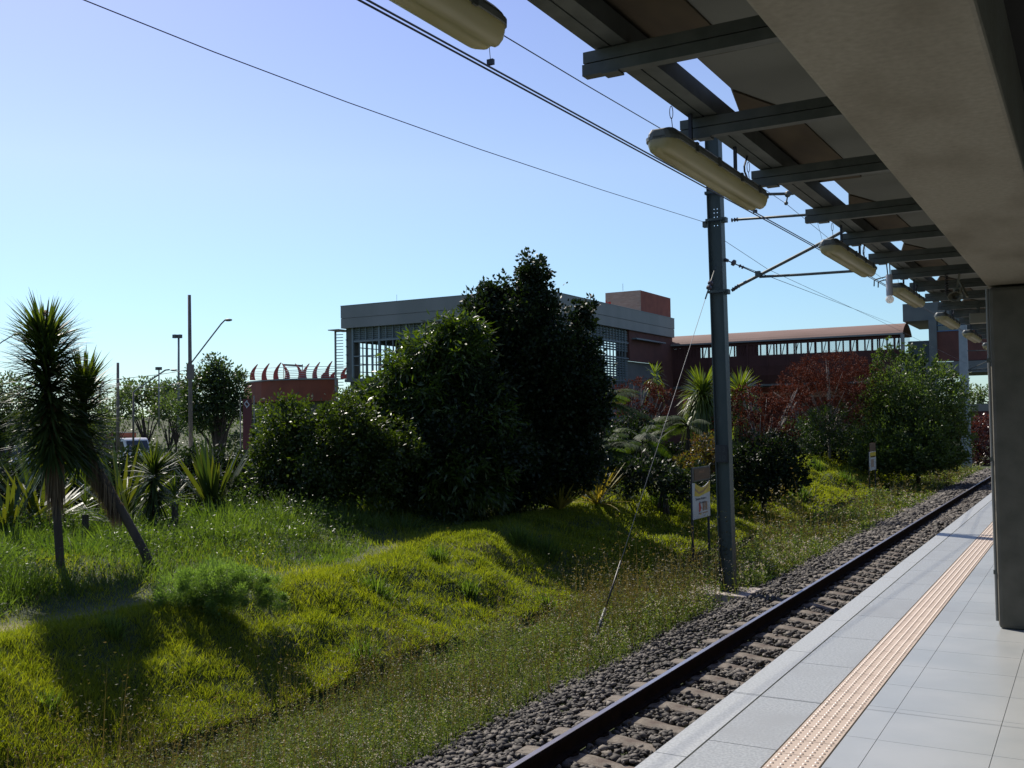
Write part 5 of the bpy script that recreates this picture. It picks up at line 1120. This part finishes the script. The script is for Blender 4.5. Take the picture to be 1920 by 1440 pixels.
wd, sd = weeds(30000, -7.15, -5.05, 3.6, 60, lambda X, Y: np.clip(.35 + vnoise(X, Y, 1.1, 52), 0, 1) * np.clip((-5.0 - X) * 2.2 + (vnoise(X, Y, 1.4, 53) - .5), 0, 1) * np.clip(1.2 - (Y - 15) / 14, .22, 1), .36)
wo_ = rawmesh('weeds', wd[0], wd[1], G_weed, attr=wd[2]); tag(wo_, 'dense weeds with thin stems and small leaves between the drain and the gravel', 'weeds', kind='stuff')
tag(rawmesh('seed_heads', sd[0], sd[1], G_seed, parent=wo_, origin=(0, 0, 0), attr=sd[2]), kind='stuff')
wt, st_ = weeds(9000, -7.15, -5.25, 4, 60, lambda X, Y: np.clip(vnoise(X, Y, .8, 57) * 1.6 - .3, .05, 1) * np.clip(1.2 - (Y - 15) / 14, .2, 1), .95)
tag(rawmesh('tall_weeds', wt[0], wt[1], leafmat('weed_dark', (.05, .06, .022), (.13, .10, .045), .35, .6, (1.6, 1.5, .7), .3), attr=wt[2]), 'taller wispy dark stemmed weeds standing above the low weeds beside the gravel', 'weeds', kind='stuff')
X, Y = scatter(60000, -7.15, -5.1, 3.6, 60, lambda X, Y: np.clip((-5.05 - X) * 2, 0, 1)); s = np.clip(dist(X, Y) / 12, .8, 3)
ug = grass('', '', X, Y, .17 * rng.uniform(.4, 1.6, len(X)) * (.4 + 1.2 * vnoise(X, Y, 1, 54)), .008 * s, .5, .5, None)
tag(rawmesh('weedy_grass', *ug[:2], G_weed, attr=ug[2]), 'short olive grass under the weeds beside the gravel', 'grass', kind='stuff')
# dry brown grass on the mound
X, Y = scatter(9000, -10.6, -8.4, 14.2, 17.5, lambda X, Y: np.exp(-(((X + 9.3) / .6) ** 2 + ((Y - 15.7) / .8) ** 2)))
dg = grass('', '', X, Y, .10 * rng.uniform(.5, 1.4, len(X)), .012, .7, .6, None)
tag(rawmesh('dry_grass', *dg[:2], G_dry, attr=dg[2]), 'dry brown grass on the bare mound of the bank', 'grass', kind='stuff')
lw_, _ = weeds(9000, -16, -10.2, 5, 26, lambda X, Y: np.clip((crestx(Y) - .9 - X) * 2, 0, 1) * np.clip(vnoise(X, Y, .7, 58) * 3 - 1.0, 0, 1), .45)
tag(rawmesh('leafy_weeds', lw_[0], lw_[1], L_green, attr=lw_[2]), 'dark leafy weeds mixed into the tall grass on the bank top', 'weeds', kind='stuff')
# single tussocks
def tussock(label, px, py, n, L, W=.010, m=None, lean=.6, dr=.6):
    p = ground(px, py); s = np.clip(np.linalg.norm(p) / 12, .9, 2.4); o = thing('grass_tussock', label, 'tussock', tuple(p), 'grass tussocks on the bank')
    r = rng.normal(0, .3, (n, 2)) * L * .55; B = np.stack([p[0] + r[:, 0], p[1] + r[:, 1], H(p[0] + r[:, 0], p[1] + r[:, 1])], 1)
    D = np.stack([r[:, 0] / L * lean * 1.5 + rng.normal(0, .15, n), r[:, 1] / L * lean * 1.5 + rng.normal(0, .15, n), np.ones(n)], 1)
    V, F, k = straps(B, D, L * rng.uniform(.5, 1.15, n), W * s, dr * rng.uniform(.3, 1.3, n), 3, side=nrm(np.cross(D, rdir(n)))); rawmesh('blades', V, F, m or G_tall, parent=o, attr=np.repeat(rng.uniform(0, 1, n), k)); return o
for a in (('spiky tussock on the crest path with a dark shadow behind it', 705, 1120, 500, .50), ('bushy tussock halfway down the bank above the drain', 685, 1240, 420, .42), ('tall tussock crowning the brown mound', 975, 1020, 500, .62), ('tussock on the right shoulder of the brown mound', 1025, 1040, 300, .55), ('small pale tussock below the brown mound', 880, 1115, 260, .36),
          ('tussock low on the bank left of the big shadow', 1030, 1140, 300, .40), ('bright round tussock right beside the foot of the steel mast', 1418, 1098, 520, .50), ('bright tussock on the sunlit bank left of the notice board', 1240, 950, 340, .7), ('rounded tussock on the bank right of the mast', 1500, 935, 300, .7), ('tussock at the top of the far bank', 1530, 880, 260, .7),
          ('small tussock at the left of the bank below the path', 95, 1330, 160, .26), ('low tussock beside the feathery bush', 215, 1190, 240, .30), ('pale tussock at the edge of the path near the mound', 820, 1050, 260, .42), ('tussock on the far grass left of the small notice board', 1590, 905, 220, .7)):
    tussock(*a)
# feathery bush on the crest
p = ground(392, 1150); o = thing('feathery_bush', 'soft feathery green bush on the crest of the bank casting a dark shadow', 'bush', tuple(p))
bl_ = []
for dx, dy, dz, r in ((0, 0, .30, .30), (-.3, .1, .22, .24), (.34, -.1, .26, .26), (.15, .3, .36, .26), (-.12, -.25, .2, .24), (.5, .2, .16, .2)): bl_.append((np.array([p[0] + dx * .87 + dy * .5, p[1] + dx * .5 + dy * .87, p[2] + dz]), r, r, r * .8))
V, F, A = crown(bl_, 5200, .05, .007, clump=.34, inner=.5, up=.5, outl=1.35); rawmesh('foliage', V, F, leafmat('leaf_feather', (.075, .13, .035), (.14, .21, .055), .5, .5), parent=o, attr=A)
# leafy ground plants at the foot of the flax
X, Y = scatter(26000, -16.5, -11, 17, 27, lambda X, Y: np.clip(vnoise(X, Y, .6, 61) * 2 - .5, 0, 1)); n = len(X)
V, F = leaves(np.stack([X, Y, H(X, Y) + rng.uniform(.0, .3, n)], 1), rdir(n, .0, 1), .12, .03)
tag(rawmesh('ground_cover', V, F, L_green, attr=np.repeat(rng.uniform(0, 1, n), 4)), 'leafy ground cover in the shade below the trees', 'ground cover', kind='stuff')
# scrub on the far slope beyond the road
X, Y = rng.uniform(-118, -84, 16000), rng.uniform(10, 130, 16000); n = len(X); D = rdir(n, .1, 1)
V, F = leaves(np.stack([X, Y, H(X, Y)], 1), D, .32, .2); tag(rawmesh('scrub', V, F, L_green, attr=np.repeat(rng.uniform(0, 1, n), 4)), 'dry scrub on the far slope beyond the road', 'scrub', kind='stuff')
